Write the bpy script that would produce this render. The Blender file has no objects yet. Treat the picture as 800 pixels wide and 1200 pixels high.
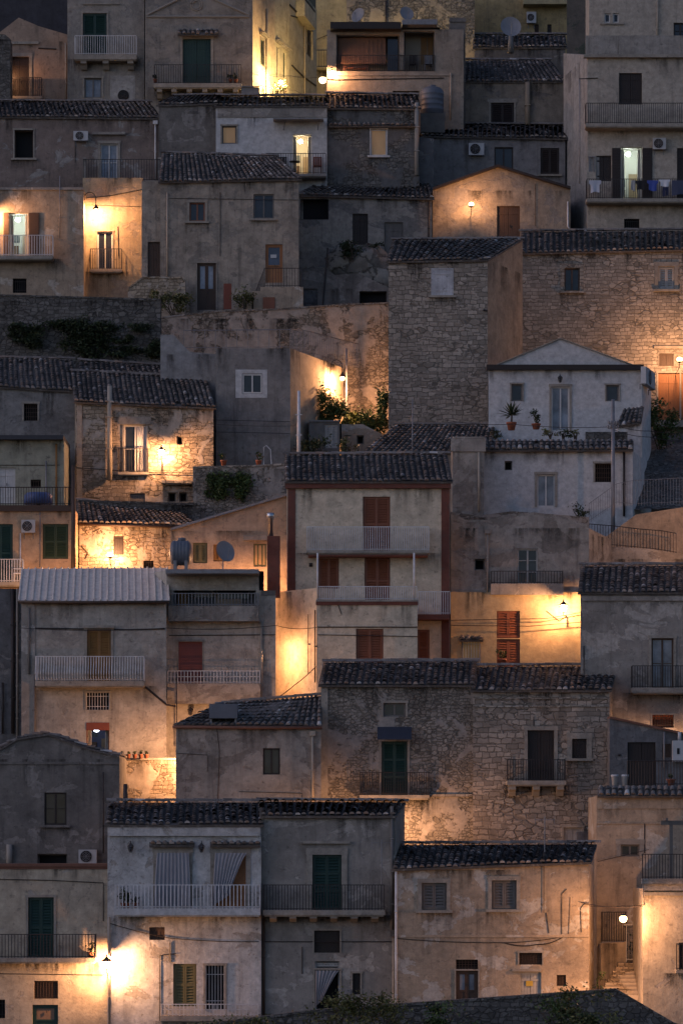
import bpy, math, random
from mathutils import Vector

# ------------------------------------------------------------------ frame
F, CX, CY, ZC = 4050.0, 400.0, 1000.0, 0.0      # focal length / principal point in pixels of an 800x1200 photograph
scene = bpy.context.scene
COL = scene.collection
RNG = random.Random(7)

def P(px, py, Y):
    return Vector(((px - CX) * Y / F, Y, (CY - py) * Y / F + ZC))

TERR = [(-600, -8.4), (154.5, -8.4), (170, 4.0), (182, 13), (190, 18), (198.6, 21), (203, 27.5), (206, 30.5), (212, 37), (218, 42), (228, 45), (240, 49.5), (262, 75), (300, 112), (1500, 230)]
def terrain_z(y):
    for (a, b), (c, d) in zip(TERR, TERR[1:]):
        if y <= c: return b + (d - b) * max(0.0, (y - a) / (c - a))
    return TERR[-1][1]

# ------------------------------------------------------------------ materials
MATS = {}
def _new(name):
    m = bpy.data.materials.new(name); m.use_nodes = True
    nt = m.node_tree; nt.nodes.clear()
    out = nt.nodes.new('ShaderNodeOutputMaterial'); b = nt.nodes.new('ShaderNodeBsdfPrincipled')
    nt.links.new(b.outputs[0], out.inputs[0])
    return m, nt, b

def c4(c): return (c[0], c[1], c[2], 1.0)
def mul(c, k): return (c[0]*k, c[1]*k, c[2]*k)

def soft(c, k=.30):
    l = c[0]*.35+c[1]*.5+c[2]*.15; return tuple(l+(x-l)*(1-k) for x in c)

class NG:
    def __init__(s, nt): s.nt = nt
    def n(s, t, **kw):
        x = s.nt.nodes.new(t)
        for k, v in kw.items(): setattr(x, k, v)
        return x
    def l(s, a, b): s.nt.links.new(a, b)
    def mapping(s, src, scale, loc=(0, 0, 0)):
        m = s.n('ShaderNodeMapping'); m.inputs['Scale'].default_value = scale; m.inputs['Location'].default_value = loc
        s.l(src, m.inputs['Vector']); return m.outputs[0]
    def noise(s, vec, scale, detail=6, rough=.6, dist=0.0):
        x = s.n('ShaderNodeTexNoise'); x.inputs['Scale'].default_value = scale; x.inputs['Detail'].default_value = detail
        x.inputs['Roughness'].default_value = rough; x.inputs['Distortion'].default_value = dist
        s.l(vec, x.inputs['Vector']); return x.outputs['Fac']
    def ramp(s, f, a, b, lo=0.0, hi=1.0):
        r = s.n('ShaderNodeMapRange'); r.inputs[1].default_value = a; r.inputs[2].default_value = b
        r.inputs[3].default_value = lo; r.inputs[4].default_value = hi; s.l(f, r.inputs[0]); return r.outputs[0]
    def mix(s, f, a, b, mode='MIX'):
        m = s.n('ShaderNodeMixRGB', blend_type=mode)
        for i, v in ((0, f), (1, a), (2, b)):
            if isinstance(v, (int, float)): m.inputs[i].default_value = v
            elif isinstance(v, tuple): m.inputs[i].default_value = c4(v)
            else: s.l(v, m.inputs[i])
        return m.outputs[0]
    def math(s, op, a, b):
        m = s.n('ShaderNodeMath', operation=op)
        for i, v in ((0, a), (1, b)):
            if isinstance(v, (int, float)): m.inputs[i].default_value = v
            else: s.l(v, m.inputs[i])
        return m.outputs[0]
    def bump(s, h, dist, strength, bsdf):
        b = s.n('ShaderNodeBump'); b.inputs['Distance'].default_value = dist; b.inputs['Strength'].default_value = strength
        s.l(h, b.inputs['Height']); s.l(b.outputs[0], bsdf.inputs['Normal'])

def plaster(name, base, dirt=(.10, .085, .07), dirt_amt=.55, patch=None, patch_amt=.45, rough=.5, streak=.6, keep=.14):
    """Old lime plaster in wall UVs (metres): mottling, damp blotches, run-off streaks, and flaked areas of another layer."""
    if name in MATS: return MATS[name]
    base = soft(base, keep); dirt = soft(dirt, .3); patch = soft(patch, .3) if patch else None
    rr = random.Random(name); k1, k2, k3 = rr.uniform(.7, 1.5), rr.uniform(.6, 1.7), rr.uniform(.7, 1.4)
    m, nt, b = _new(name); g = NG(nt); b.inputs['Roughness'].default_value = .95
    b.inputs['Specular IOR Level'].default_value = .15
    uv = g.n('ShaderNodeUVMap').outputs[0]
    big = g.noise(uv, .38*k1, 9, .68, .3)
    mid = g.noise(g.mapping(uv, (1, 1, 1), (31, 7, 0)), 1.7*k2, 8, .7)
    fine = g.noise(uv, 9.0, 5, .7)
    st = g.noise(g.mapping(uv, (2.1, .16, 1), (11, 3, 0)), 1.0, 7, .65)
    col = g.mix(g.ramp(mid, .3, .72), mul(base, .62), mul(base, 1.2))
    col = g.mix(g.ramp(fine, .35, .7, 0, .32), col, mul(base, .62))
    if patch:
        pn = g.noise(g.mapping(uv, (1, 1.25, 1), (5, 17, 0)), .55, 11, .62, .5)
        pm = g.ramp(pn, .62 - .2 * patch_amt, .635 - .2 * patch_amt)
        pc = g.mix(g.ramp(g.noise(uv, 4.5, 6, .7), .3, .7), mul(patch, .7), mul(patch, 1.2))
        col = g.mix(pm, col, pc)
    col = g.mix(g.ramp(big, .46, .72, 0, dirt_amt), col, dirt)
    col = g.mix(g.ramp(st, .55, .74, 0, streak), col, mul(dirt, .8))
    sm = g.noise(g.mapping(uv, (1, 1, 1), (77, 41, 0)), 3.2, 10, .72)
    col = g.mix(g.ramp(sm, .56, .68, 0, .7), col, mul(dirt, .9))
    s2 = g.noise(g.mapping(uv, (7, .45, 1), (3, 23, 0)), 1.0, 6, .7)
    col = g.mix(g.ramp(s2, .56, .78, 0, streak*.8), col, mul(dirt, .9))
    pk = g.noise(uv, 22.0, 3, .6)
    col = g.mix(g.ramp(pk, .62, .74, 0, .45), col, mul(dirt, .8))
    vo = g.n('ShaderNodeTexVoronoi', feature='DISTANCE_TO_EDGE'); vo.inputs['Scale'].default_value = .42*k3
    wob = g.n('ShaderNodeVectorMath', operation='MULTIPLY_ADD'); wn = g.n('ShaderNodeTexNoise'); wn.inputs['Scale'].default_value = 1.6; wn.inputs['Detail'].default_value = 7; wn.inputs['Roughness'].default_value = .7
    g.l(uv, wn.inputs['Vector']); g.l(wn.outputs['Color'], wob.inputs[0]); wob.inputs[1].default_value = (.75, .75, 0); g.l(uv, wob.inputs[2]); g.l(wob.outputs[0], vo.inputs['Vector'])
    crack = g.math('MULTIPLY', g.ramp(vo.outputs['Distance'], .012, .003), g.ramp(big, .53, .58))
    col = g.mix(g.math('MULTIPLY', crack, .3 if streak > .35 else .0), col, mul(dirt, .6))
    lt = g.noise(g.mapping(uv, (1, 1, 1), (13, 91, 0)), 2.1*k3, 9, .7)
    col = g.mix(g.ramp(lt, .60, .72, 0, .35), col, mul(base, 1.45))
    g.l(col, b.inputs['Base Color'])
    h = g.math('ADD', g.math('MULTIPLY', mid, .9), g.math('MULTIPLY', fine, .35))
    if patch: h = g.math('SUBTRACT', h, g.math('MULTIPLY', pm, .35))
    g.bump(h, .05, .55 + .3 * rough, b)
    MATS[name] = m; return m

def stone(name, base, mortar=None, bw=.46, bh=.21, joint=.02, irregular=.10, dirt_amt=.6, render=None, render_amt=.4, rubble=.45):
    """Coursed rubble masonry in wall UVs, two block sizes mixed, crooked joints, soot and lichen; optionally half rendered over."""
    if name in MATS: return MATS[name]
    base = soft(base, .14); render = soft(render, .3) if render else None
    m, nt, b = _new(name); g = NG(nt); b.inputs['Roughness'].default_value = .95
    b.inputs['Specular IOR Level'].default_value = .15
    uv = g.n('ShaderNodeUVMap').outputs[0]
    nz = g.n('ShaderNodeTexNoise'); nz.inputs['Scale'].default_value = 2.0; nz.inputs['Detail'].default_value = 4; nz.inputs['Roughness'].default_value = .6
    g.l(uv, nz.inputs['Vector'])
    off = g.n('ShaderNodeVectorMath', operation='MULTIPLY_ADD')
    g.l(nz.outputs['Color'], off.inputs[0]); off.inputs[1].default_value = (irregular*2.2, irregular*2.2, 0); g.l(uv, off.inputs[2])
    mortar = mortar or mul(base, .33)
    def brick(vec, w, h, o, sq):
        t = g.n('ShaderNodeTexBrick'); t.offset = o; t.squash = sq; t.squash_frequency = 3
        t.inputs['Scale'].default_value = 1.0; t.inputs['Brick Width'].default_value = w; t.inputs['Row Height'].default_value = h
        t.inputs['Mortar Size'].default_value = joint; t.inputs['Mortar Smooth'].default_value = .45
        t.inputs['Color1'].default_value = c4(mul(base, 1.38)); t.inputs['Color2'].default_value = c4(mul(base, .66))
        t.inputs['Mortar'].default_value = c4(mortar); g.l(vec, t.inputs['Vector']); return t
    t1 = brick(off.outputs[0], bw, bh, .47, .75)
    t2 = brick(g.mapping(off.outputs[0], (1, 1, 1), (.17, .4, 0)), bw*.62, bh*1.0, .4, 1.35)
    sel = g.ramp(g.noise(g.mapping(uv, (.8, 1.9, 1)), .75, 3, .5), .5, .505)
    col = g.mix(sel, t1.outputs['Color'], t2.outputs['Color'])
    fac = g.mix(sel, t1.outputs['Fac'], t2.outputs['Fac'])
    # rubble: crooked cells of all sizes between the courses
    vs_ = g.mapping(off.outputs[0], (1/bw*1.15, 1/bh*.95, 1)); vc = g.n('ShaderNodeTexVoronoi'); ve = g.n('ShaderNodeTexVoronoi', feature='DISTANCE_TO_EDGE')
    for v in (vc, ve): v.inputs['Scale'].default_value = 1.0; v.inputs['Randomness'].default_value = .72; g.l(vs_, v.inputs['Vector'])
    sx = g.n('ShaderNodeSeparateColor'); g.l(vc.outputs['Color'], sx.inputs[0])
    edge = g.ramp(ve.outputs['Distance'], .10, .03)
    rub = g.mix(edge, g.mix(sx.outputs[0], mul(base, .62), mul(base, 1.4)), mortar)
    rs = g.ramp(g.noise(g.mapping(uv, (.7, 1.1, 1), (9, 2, 0)), .8, 4, .6), .62-.34*rubble, .63-.34*rubble)
    col = g.mix(rs, col, rub); fac = g.mix(rs, fac, edge)
    # joints pointed over here and there, each stone stained by itself
    pj = g.ramp(g.noise(g.mapping(uv, (1, 1, 1), (61, 13, 0)), 1.1, 5, .65), .5, .66, 0, .85)
    col = g.mix(g.math('MULTIPLY', fac, pj), col, mul(base, .85))
    fine = g.noise(uv, 7.0, 7, .72)
    col = g.mix(g.ramp(fine, .3, .72, .0, .55), col, mul(base, .5))
    big = g.noise(g.mapping(uv, (1, 1, 1), (21, 5, 0)), .42, 9, .66, .3)
    col = g.mix(g.ramp(big, .48, .7, 0, dirt_amt), col, mul(base, .33))
    rough_h = g.math('ADD', g.math('MULTIPLY', fine, .6), g.math('MULTIPLY', g.noise(uv, 2.6, 4, .6), .5))
    h = g.math('SUBTRACT', rough_h, fac)
    if render:
        rn = g.noise(g.mapping(uv, (1, 1, 1), (3, 57, 0)), .6, 10, .65, .5)
        rm = g.ramp(rn, .60 - .25*render_amt, .63 - .25*render_amt)
        rc = g.mix(g.ramp(g.noise(uv, 2.2, 8, .7), .3, .7), mul(render, .65), mul(render, 1.2))
        col = g.mix(rm, col, rc)
        h = g.mix(rm, h, g.math('ADD', g.math('MULTIPLY', fine, .3), .55))
    st = g.noise(g.mapping(uv, (1.8, .2, 1), (11, 3, 0)), 1.0, 7, .65)
    col = g.mix(g.ramp(st, .58, .76, 0, .6), col, mul(base, .28))
    g.l(col, b.inputs['Base Color'])
    g.bump(h, .06, .65, b)
    MATS[name] = m; return m

def tile_mat(name, dark=(.068, .06, .055), mid=(.20, .175, .155), warm=(.25, .165, .115), light=(.45, .42, .385)):
    if name in MATS: return MATS[name]
    m, nt, b = _new(name); g = NG(nt); b.inputs['Roughness'].default_value = .9
    b.inputs['Specular IOR Level'].default_value = .2
    at = g.n('ShaderNodeAttribute', attribute_name='tint')
    r = g.n('ShaderNodeValToRGB'); e = r.color_ramp.elements
    e[0].position = 0; e[0].color = c4(dark); e[1].position = 1; e[1].color = c4(light)
    for p, c in ((.35, mul(mid, .7)), (.6, mid), (.8, warm)):
        q = e.new(p); q.color = c4(c)
    g.l(at.outputs['Fac'], r.inputs[0])
    pos = g.n('ShaderNodeTexCoord').outputs['Object']
    n1 = g.noise(pos, 5.0, 6, .7); n2 = g.noise(pos, .5, 5, .6)
    col = g.mix(g.ramp(n1, .52, .72, 0, .5), r.outputs[0], light)
    col = g.mix(g.ramp(n2, .45, .68, 0, .6), col, dark)
    g.l(col, b.inputs['Base Color']); g.bump(n1, .02, .5, b)
    MATS[name] = m; return m

def paint(name, c, rough=.55, metal=0.0, wear=.35, wearcol=None, scale=3.0, spec=.4):
    """Painted wood or metal with worn, dusty patches."""
    if name in MATS: return MATS[name]
    m, nt, b = _new(name); g = NG(nt)
    b.inputs['Roughness'].default_value = rough; b.inputs['Metallic'].default_value = metal
    b.inputs['Specular IOR Level'].default_value = spec
    pos = g.n('ShaderNodeTexCoord').outputs['Object']
    n1 = g.noise(pos, scale, 7, .7); n2 = g.noise(g.mapping(pos, (1, 1, .2)), scale*2, 5, .6)
    col = g.mix(g.ramp(n1, .4, .7, 0, wear), c, wearcol or mul(c, .45))
    col = g.mix(g.ramp(n2, .5, .75, 0, wear), col, mul(c, 1.35))
    g.l(col, b.inputs['Base Color']); g.bump(n1, .01, .3, b)
    MATS[name] = m; return m

def glass(name, c=(.018, .02, .025), rough=.08):
    if name in MATS: return MATS[name]
    m, nt, b = _new(name); g = NG(nt)
    b.inputs['Roughness'].default_value = rough; b.inputs['Specular IOR Level'].default_value = .4
    pos = g.n('ShaderNodeTexCoord').outputs['Object']
    n = g.noise(pos, .9, 4, .6)
    g.l(g.mix(g.ramp(n, .35, .65), mul(c, .6), mul(c, 1.5)), b.inputs['Base Color'])
    g.bump(g.noise(pos, 1.2, 2, .5), .02, .15, b)
    MATS[name] = m; return m

def emit(name, c, strength, vary=0.0):
    if name in MATS: return MATS[name]
    m, nt, b = _new(name); g = NG(nt)
    b.inputs['Base Color'].default_value = c4(mul(c, .4)); b.inputs['Roughness'].default_value = .4
    b.inputs['Emission Color'].default_value = c4(c); b.inputs['Emission Strength'].default_value = strength
    if vary:
        pos = g.n('ShaderNodeTexCoord').outputs['Object']
        v = g.ramp(g.noise(g.mapping(pos, (3, 3, .35)), 2.2, 4, .6), .3, .7, strength*(1-vary), strength)
        g.l(v, b.inputs['Emission Strength'])
    MATS[name] = m; return m

def bulb_glass(name, c, e):
    if name in MATS: return MATS[name]
    m = bpy.data.materials.new(name); m.use_nodes = True; nt = m.node_tree; nt.nodes.clear(); g = NG(nt)
    out = g.n('ShaderNodeOutputMaterial'); mx = g.n('ShaderNodeMixShader'); mx.inputs[0].default_value = .5
    em = g.n('ShaderNodeEmission'); em.inputs[0].default_value = c4(c); em.inputs[1].default_value = e
    g.l(g.n('ShaderNodeBsdfTransparent').outputs[0], mx.inputs[1]); g.l(em.outputs[0], mx.inputs[2]); g.l(mx.outputs[0], out.inputs[0])
    MATS[name] = m; return m

def stain_mat(name, c, amt):
    """run-off stain on a wall: a thin film, its own streaky shape, u across 0..1 and v down 0..1"""
    if name in MATS: return MATS[name]
    m = bpy.data.materials.new(name); m.use_nodes = True; nt = m.node_tree; nt.nodes.clear(); g = NG(nt)
    out = g.n('ShaderNodeOutputMaterial'); mx = g.n('ShaderNodeMixShader'); df = g.n('ShaderNodeBsdfDiffuse'); df.inputs[0].default_value = c4(c)
    uv = g.n('ShaderNodeUVMap').outputs[0]; sp = g.n('ShaderNodeSeparateXYZ'); g.l(uv, sp.inputs[0])
    pos = g.n('ShaderNodeTexCoord').outputs['Object']
    n = g.noise(g.mapping(pos, (5, 5, .5)), 1.0, 6, .7); n2 = g.noise(pos, 3.0, 6, .7)
    ed = g.ramp(g.math('ABSOLUTE', g.math('SUBTRACT', sp.outputs[0], .5), 0.0), .5, .28)
    dn = g.ramp(g.math('ADD', sp.outputs[1], g.math('MULTIPLY', n, .6)), 1.15, .25)
    a = g.math('MULTIPLY', g.math('MULTIPLY', ed, dn), g.math('MULTIPLY', g.ramp(n, .38, .62), g.ramp(n2, .3, .6, .4, 1)))
    g.l(g.math('MULTIPLY', a, amt), mx.inputs[0]); g.l(g.n('ShaderNodeBsdfTransparent').outputs[0], mx.inputs[1]); g.l(df.outputs[0], mx.inputs[2]); g.l(mx.outputs[0], out.inputs[0])
    MATS[name] = m; return m

def leafmat(name, c):
    if name in MATS: return MATS[name]
    m, nt, b = _new(name); g = NG(nt); b.inputs['Roughness'].default_value = .6; b.inputs['Specular IOR Level'].default_value = .25
    at = g.n('ShaderNodeAttribute', attribute_name='tint')
    g.l(g.mix(at.outputs['Fac'], mul(c, .45), mul(c, 1.5)), b.inputs['Base Color'])
    MATS[name] = m; return m

# ------------------------------------------------------------------ mesh builder
ORG = {}
class MB:
    def __init__(s): s.v = []; s.f = []; s.uv = []; s.t = []; s.s = []
    def face(s, pts, uv=None, t=.5, smooth=False):
        k = len(s.v); s.v += [tuple(p) for p in pts]
        s.f.append(tuple(range(k, k+len(pts)))); s.uv.append(uv); s.t.append(t); s.s.append(smooth)
    def idx(s, vs, faces, t=.5, smooth=False, uvs=None):
        k = len(s.v); s.v += [tuple(p) for p in vs]
        for i, f in enumerate(faces):
            s.f.append(tuple(k+j for j in f)); s.uv.append(uvs[i] if uvs else None); s.t.append(t); s.s.append(smooth)
    def hexa(s, p, t=.5):
        """p: four bottom then four top points; box faces with box-projected uv in metres"""
        fs = ((0, 1, 5, 4), (1, 2, 6, 5), (2, 3, 7, 6), (3, 0, 4, 7), (4, 5, 6, 7), (3, 2, 1, 0))
        uvs = []
        for f in fs:
            q = [Vector(p[i]) for i in f]
            e = (q[1]-q[0]); e = e.normalized() if e.length else Vector((1, 0, 0))
            n = e.cross(q[3]-q[0]); w = n.cross(e); w = w.normalized() if w.length else Vector((0, 0, 1))
            uvs.append([(x.dot(e)+q[0].y*.3, x.dot(w)) for x in q])
        s.idx(p, fs, t, False, uvs)
    def pbox(s, pl, u0, u1, z0, z1, o0, o1, t=.5):
        w = pl.w
        s.hexa([w(u0, z0, o1), w(u1, z0, o1), w(u1, z0, o0), w(u0, z0, o0), w(u0, z1, o1), w(u1, z1, o1), w(u1, z1, o0), w(u0, z1, o0)], t)
    def box(s, c, sx, sy, sz, t=.5):
        x, y, z = c
        s.hexa([(x-sx/2, y-sy/2, z-sz/2), (x+sx/2, y-sy/2, z-sz/2), (x+sx/2, y+sy/2, z-sz/2), (x-sx/2, y+sy/2, z-sz/2),
                (x-sx/2, y-sy/2, z+sz/2), (x+sx/2, y-sy/2, z+sz/2), (x+sx/2, y+sy/2, z+sz/2), (x-sx/2, y+sy/2, z+sz/2)], t)
    def tube(s, pts, r, n=6, t=.5, cap=True):
        pts = [Vector(p) for p in pts]; rings = []
        for i, p in enumerate(pts):
            d = (pts[min(i+1, len(pts)-1)] - pts[max(i-1, 0)]).normalized()
            a = d.cross(Vector((0, 0, 1)))
            if a.length < .05: a = d.cross(Vector((1, 0, 0)))
            a.normalize(); b = d.cross(a)
            ri = r[i] if isinstance(r, (list, tuple)) else r
            rings.append([p + a*math.cos(2*math.pi*k/n)*ri + b*math.sin(2*math.pi*k/n)*ri for k in range(n)])
        vs = [q for rg in rings for q in rg]
        fs = [(i*n+k, i*n+(k+1) % n, (i+1)*n+(k+1) % n, (i+1)*n+k) for i in range(len(pts)-1) for k in range(n)]
        if cap: fs += [tuple(range(n))[::-1], tuple((len(pts)-1)*n+k for k in range(n))]
        s.idx(vs, fs, t, n > 6)
    def lathe(s, c, prof, n=14, t=.5, axis='z', smooth=True):
        """prof: (radius, height) pairs along the axis"""
        c = Vector(c); vs = []
        for r, h in prof:
            for k in range(n):
                a = 2*math.pi*k/n; x, y = math.cos(a)*r, math.sin(a)*r
                vs.append(c + (Vector((x, y, h)) if axis == 'z' else Vector((h, x, y)) if axis == 'x' else Vector((x, h, y))))
        fs = [(i*n+k, i*n+(k+1) % n, (i+1)*n+(k+1) % n, (i+1)*n+k) for i in range(len(prof)-1) for k in range(n)]
        fs += [tuple(range(n))[::-1], tuple((len(prof)-1)*n+k for k in range(n))]
        s.idx(vs, fs, t, smooth)
    def build(s, name, mat, parent=None, org=None):
        o0 = ORG[parent.name] if parent else (Vector(org) if org is not None else Vector((0, 0, 0)))
        me = bpy.data.meshes.new(name)
        me.from_pydata([(v[0]-o0[0], v[1]-o0[1], v[2]-o0[2]) for v in s.v], [], s.f)
        uvl = me.uv_layers.new(name='UVMap'); d = []
        for f, u in zip(s.f, s.uv):
            if u: 
                for q in u: d += [q[0], q[1]]
            else: d += [0.0, 0.0]*len(f)
        uvl.data.foreach_set('uv', d)
        a = me.attributes.new('tint', 'FLOAT', 'FACE'); a.data.foreach_set('value', s.t)
        me.polygons.foreach_set('use_smooth', s.s)
        me.materials.append(mat); me.update()
        o = bpy.data.objects.new(name, me); COL.objects.link(o)
        if parent: o.parent = parent; ORG[o.name] = o0
        else: o.location = o0; ORG[o.name] = o0
        return o

def tag(o, label, cat, group=None, kind=None):
    o['label'] = label; o['category'] = cat
    if group: o['group'] = group
    if kind: o['kind'] = kind
    return o

def empty(name, loc, label, cat, group=None):
    o = bpy.data.objects.new(name, None); COL.objects.link(o); o.location = loc; o.empty_display_size = .2
    ORG[o.name] = Vector(loc); o['kind'] = 'thing'
    return tag(o, label, cat, group)

class Plane:
    """A vertical facade plane; pixel rays are cast on it so that real sizes and depths follow."""
    def __init__(s, px0, Y0, px1, Y1):
        a = P(px0, CY, Y0); b = P(px1, CY, Y1)
        s.A = Vector((a.x, a.y)); s.U = Vector((b.x, b.y)) - s.A; s.L = s.U.length; s.U.normalize()
        s.N = Vector((s.U.y, -s.U.x))
    def uz(s, px, py, off=0.0):
        d = Vector(((px-CX)/F, 1.0)); t = (s.A.dot(s.N)+off)/d.dot(s.N)
        p = d*t; return (p-s.A).dot(s.U), (CY-py)/F*t + ZC
    def w(s, u, z, off=0.0):
        p = s.A + s.U*u + s.N*off; return Vector((p.x, p.y, z))
    def at(s, px, py, off=0.0):
        u, z = s.uz(px, py, off); return s.w(u, z, off)
    def rect(s, x0, y0, x1, y1, off=0.0):
        a = s.uz(x0, y1, off); b = s.uz(x1, y0, off); return a[0], b[0], a[1], b[1]
SKY, SUN, EXPO, EL, ROT, LAMPK = .052, .17, 1.1, 25, 250, 1000
# ------------------------------------------------------------------ roofs
def tile_patch(mb, E0, E1, R0, R1, seed=0, pitch=.29, course=.40, r=.112, ridge=True, under=True):
    rn = random.Random(seed)
    E0, E1, R0, R1 = map(Vector, (E0, E1, R0, R1))
    n = (E1-E0).cross(R0-E0).normalized()
    if n.z < 0: n = -n
    ncol = max(2, round((E1-E0).length/pitch)); L = ((R0+R1)-(E0+E1)).length/2; nrow = max(1, round(L/course))
    def q(s_, t_): return E0.lerp(E1, s_).lerp(R0.lerp(R1, s_), t_)
    ph = rn.random()*6
    def sag(s_, t_): return .035*math.sin(s_*7+ph)*math.sin(t_*3.1+ph*.7) + .01*math.sin(s_*23+t_*9+ph)
    if under:
        d = n*.11
        mb.hexa([E0-d, E1-d, R1-d, R0-d, E0-n*.01, E1-n*.01, R1-n*.01, R0-n*.01], .2)
    K = 5
    for i in range(ncol):
        s_ = (i+.5)/ncol; cj = rn.uniform(-.015, .015); ctint = rn.uniform(-.08, .08)
        for j in range(nrow):
            if rn.random() < .006: continue
            t0, t1 = j/nrow - .012, min(1.0, (j+1)/nrow + .12/max(L, .5)*1.0)
            p0, p1 = q(s_, t0), q(s_, t1)
            a0 = (q(min(1, s_+.02), t0)-q(max(0, s_-.02), t0)).normalized()
            w0 = (q((i+1)/ncol, t0)-q(i/ncol, t0)).length/pitch; w1 = (q((i+1)/ncol, t1)-q(i/ncol, t1)).length/pitch
            jl = rn.uniform(-.018, .018)+cj; jr = rn.uniform(-.015, .015)
            r0 = r*w0*rn.uniform(.92, 1.1); r1 = r*w1*.84
            l0 = .065+rn.uniform(-.02, .03)+sag(s_, t0); l1 = .0+sag(s_, t1)
            tint = min(1, max(0, rn.gauss(.45, .27)+ctint))
            vs = []
            for k in range(K+1):
                an = math.pi*k/K; vs.append(p0+a0*(math.cos(an)*r0+jl)+n*(math.sin(an)*r0*.85+l0))
            for k in range(K+1):
                an = math.pi*k/K; vs.append(p1+a0*(math.cos(an)*r1+jl+jr)+n*(math.sin(an)*r1*.85+l1))
            mb.idx(vs, [(k, k+1, K+2+k, K+1+k) for k in range(K)], tint, True)
            if j == 0: mb.face(vs[:K+1], None, min(1, tint+.1))
    if ridge:
        m = max(2, round((R1-R0).length/.42)); a = (R1-R0).normalized()
        f = a.cross(Vector((0, 0, 1))).normalized()
        for i in range(m):
            p0 = R0.lerp(R1, i/m-.01); p1 = R0.lerp(R1, (i+1)/m+.02); hgt = rn.uniform(.0, .03)
            vs = [p0+f*math.cos(math.pi*k/K)*.15+Vector((0, 0, math.sin(math.pi*k/K)*.12+.05+hgt)) for k in range(K+1)]
            vs += [p1+f*math.cos(math.pi*k/K)*.14+Vector((0, 0, math.sin(math.pi*k/K)*.12+.03+hgt)) for k in range(K+1)]
            mb.idx(vs, [(k, k+1, K+2+k, K+1+k) for k in range(K)], min(1, max(0, rn.gauss(.45, .18))), True)

def bar_rail(mb, pl, u0, u1, z0, z1, off, step=.12, r=.014, post=None, mid=False, bulge=0.0, top=.022):
    mb.pbox(pl, u0, u1, z1-top*1.6, z1, off-top, off+top)
    mb.pbox(pl, u0, u1, z0+.05, z0+.05+r*1.8, off-r, off+r)
    if mid: mb.pbox(pl, u0, u1, (z0+z1)/2, (z0+z1)/2+r*1.8, off-r, off+r)
    n = max(2, round((u1-u0)/step))
    for i in range(n+1):
        u = u0+(u1-u0)*i/n
        if bulge:
            zs = [(z1, 0), (z0+(z1-z0)*.6, bulge*.15), (z0+(z1-z0)*.3, bulge), (z0+.12, bulge*.75), (z0+.03, 0)]
            mb.tube([pl.w(u, z, off+b) for z, b in zs], r, 4)
        else: mb.pbox(pl, u-r, u+r, z0, z1-top, off-r, off+r)

# ------------------------------------------------------------------ house
ROOF_T = tile_mat('roof_tiles')
IRON = paint('iron', (.03, .03, .032), .6, .4, .5, (.08, .04, .025))
WHITE_IRON = paint('white_iron', (.58, .58, .58), .5, .0, .5, (.25, .17, .12))
GREY_IRON = paint('grey_iron', (.20, .20, .21), .5, .2, .5, (.1, .07, .05))
WHITE_WOOD = paint('white_wood', (.5, .49, .47), .6, 0, .4)
DARK = paint('dark_interior', (.012, .012, .013), .9, 0, .1)  # near-black colour paints the shade inside openings
GLASS = glass('window_glass')
PALE = glass('curtained_glass', (.16, .18, .21), .15)
CASING = plaster('limestone_casing', (.34, .30, .245), dirt_amt=.4, streak=.35)
PIPE = paint('downpipe_paint', (.33, .28, .22), .6, .0, .5)

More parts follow.
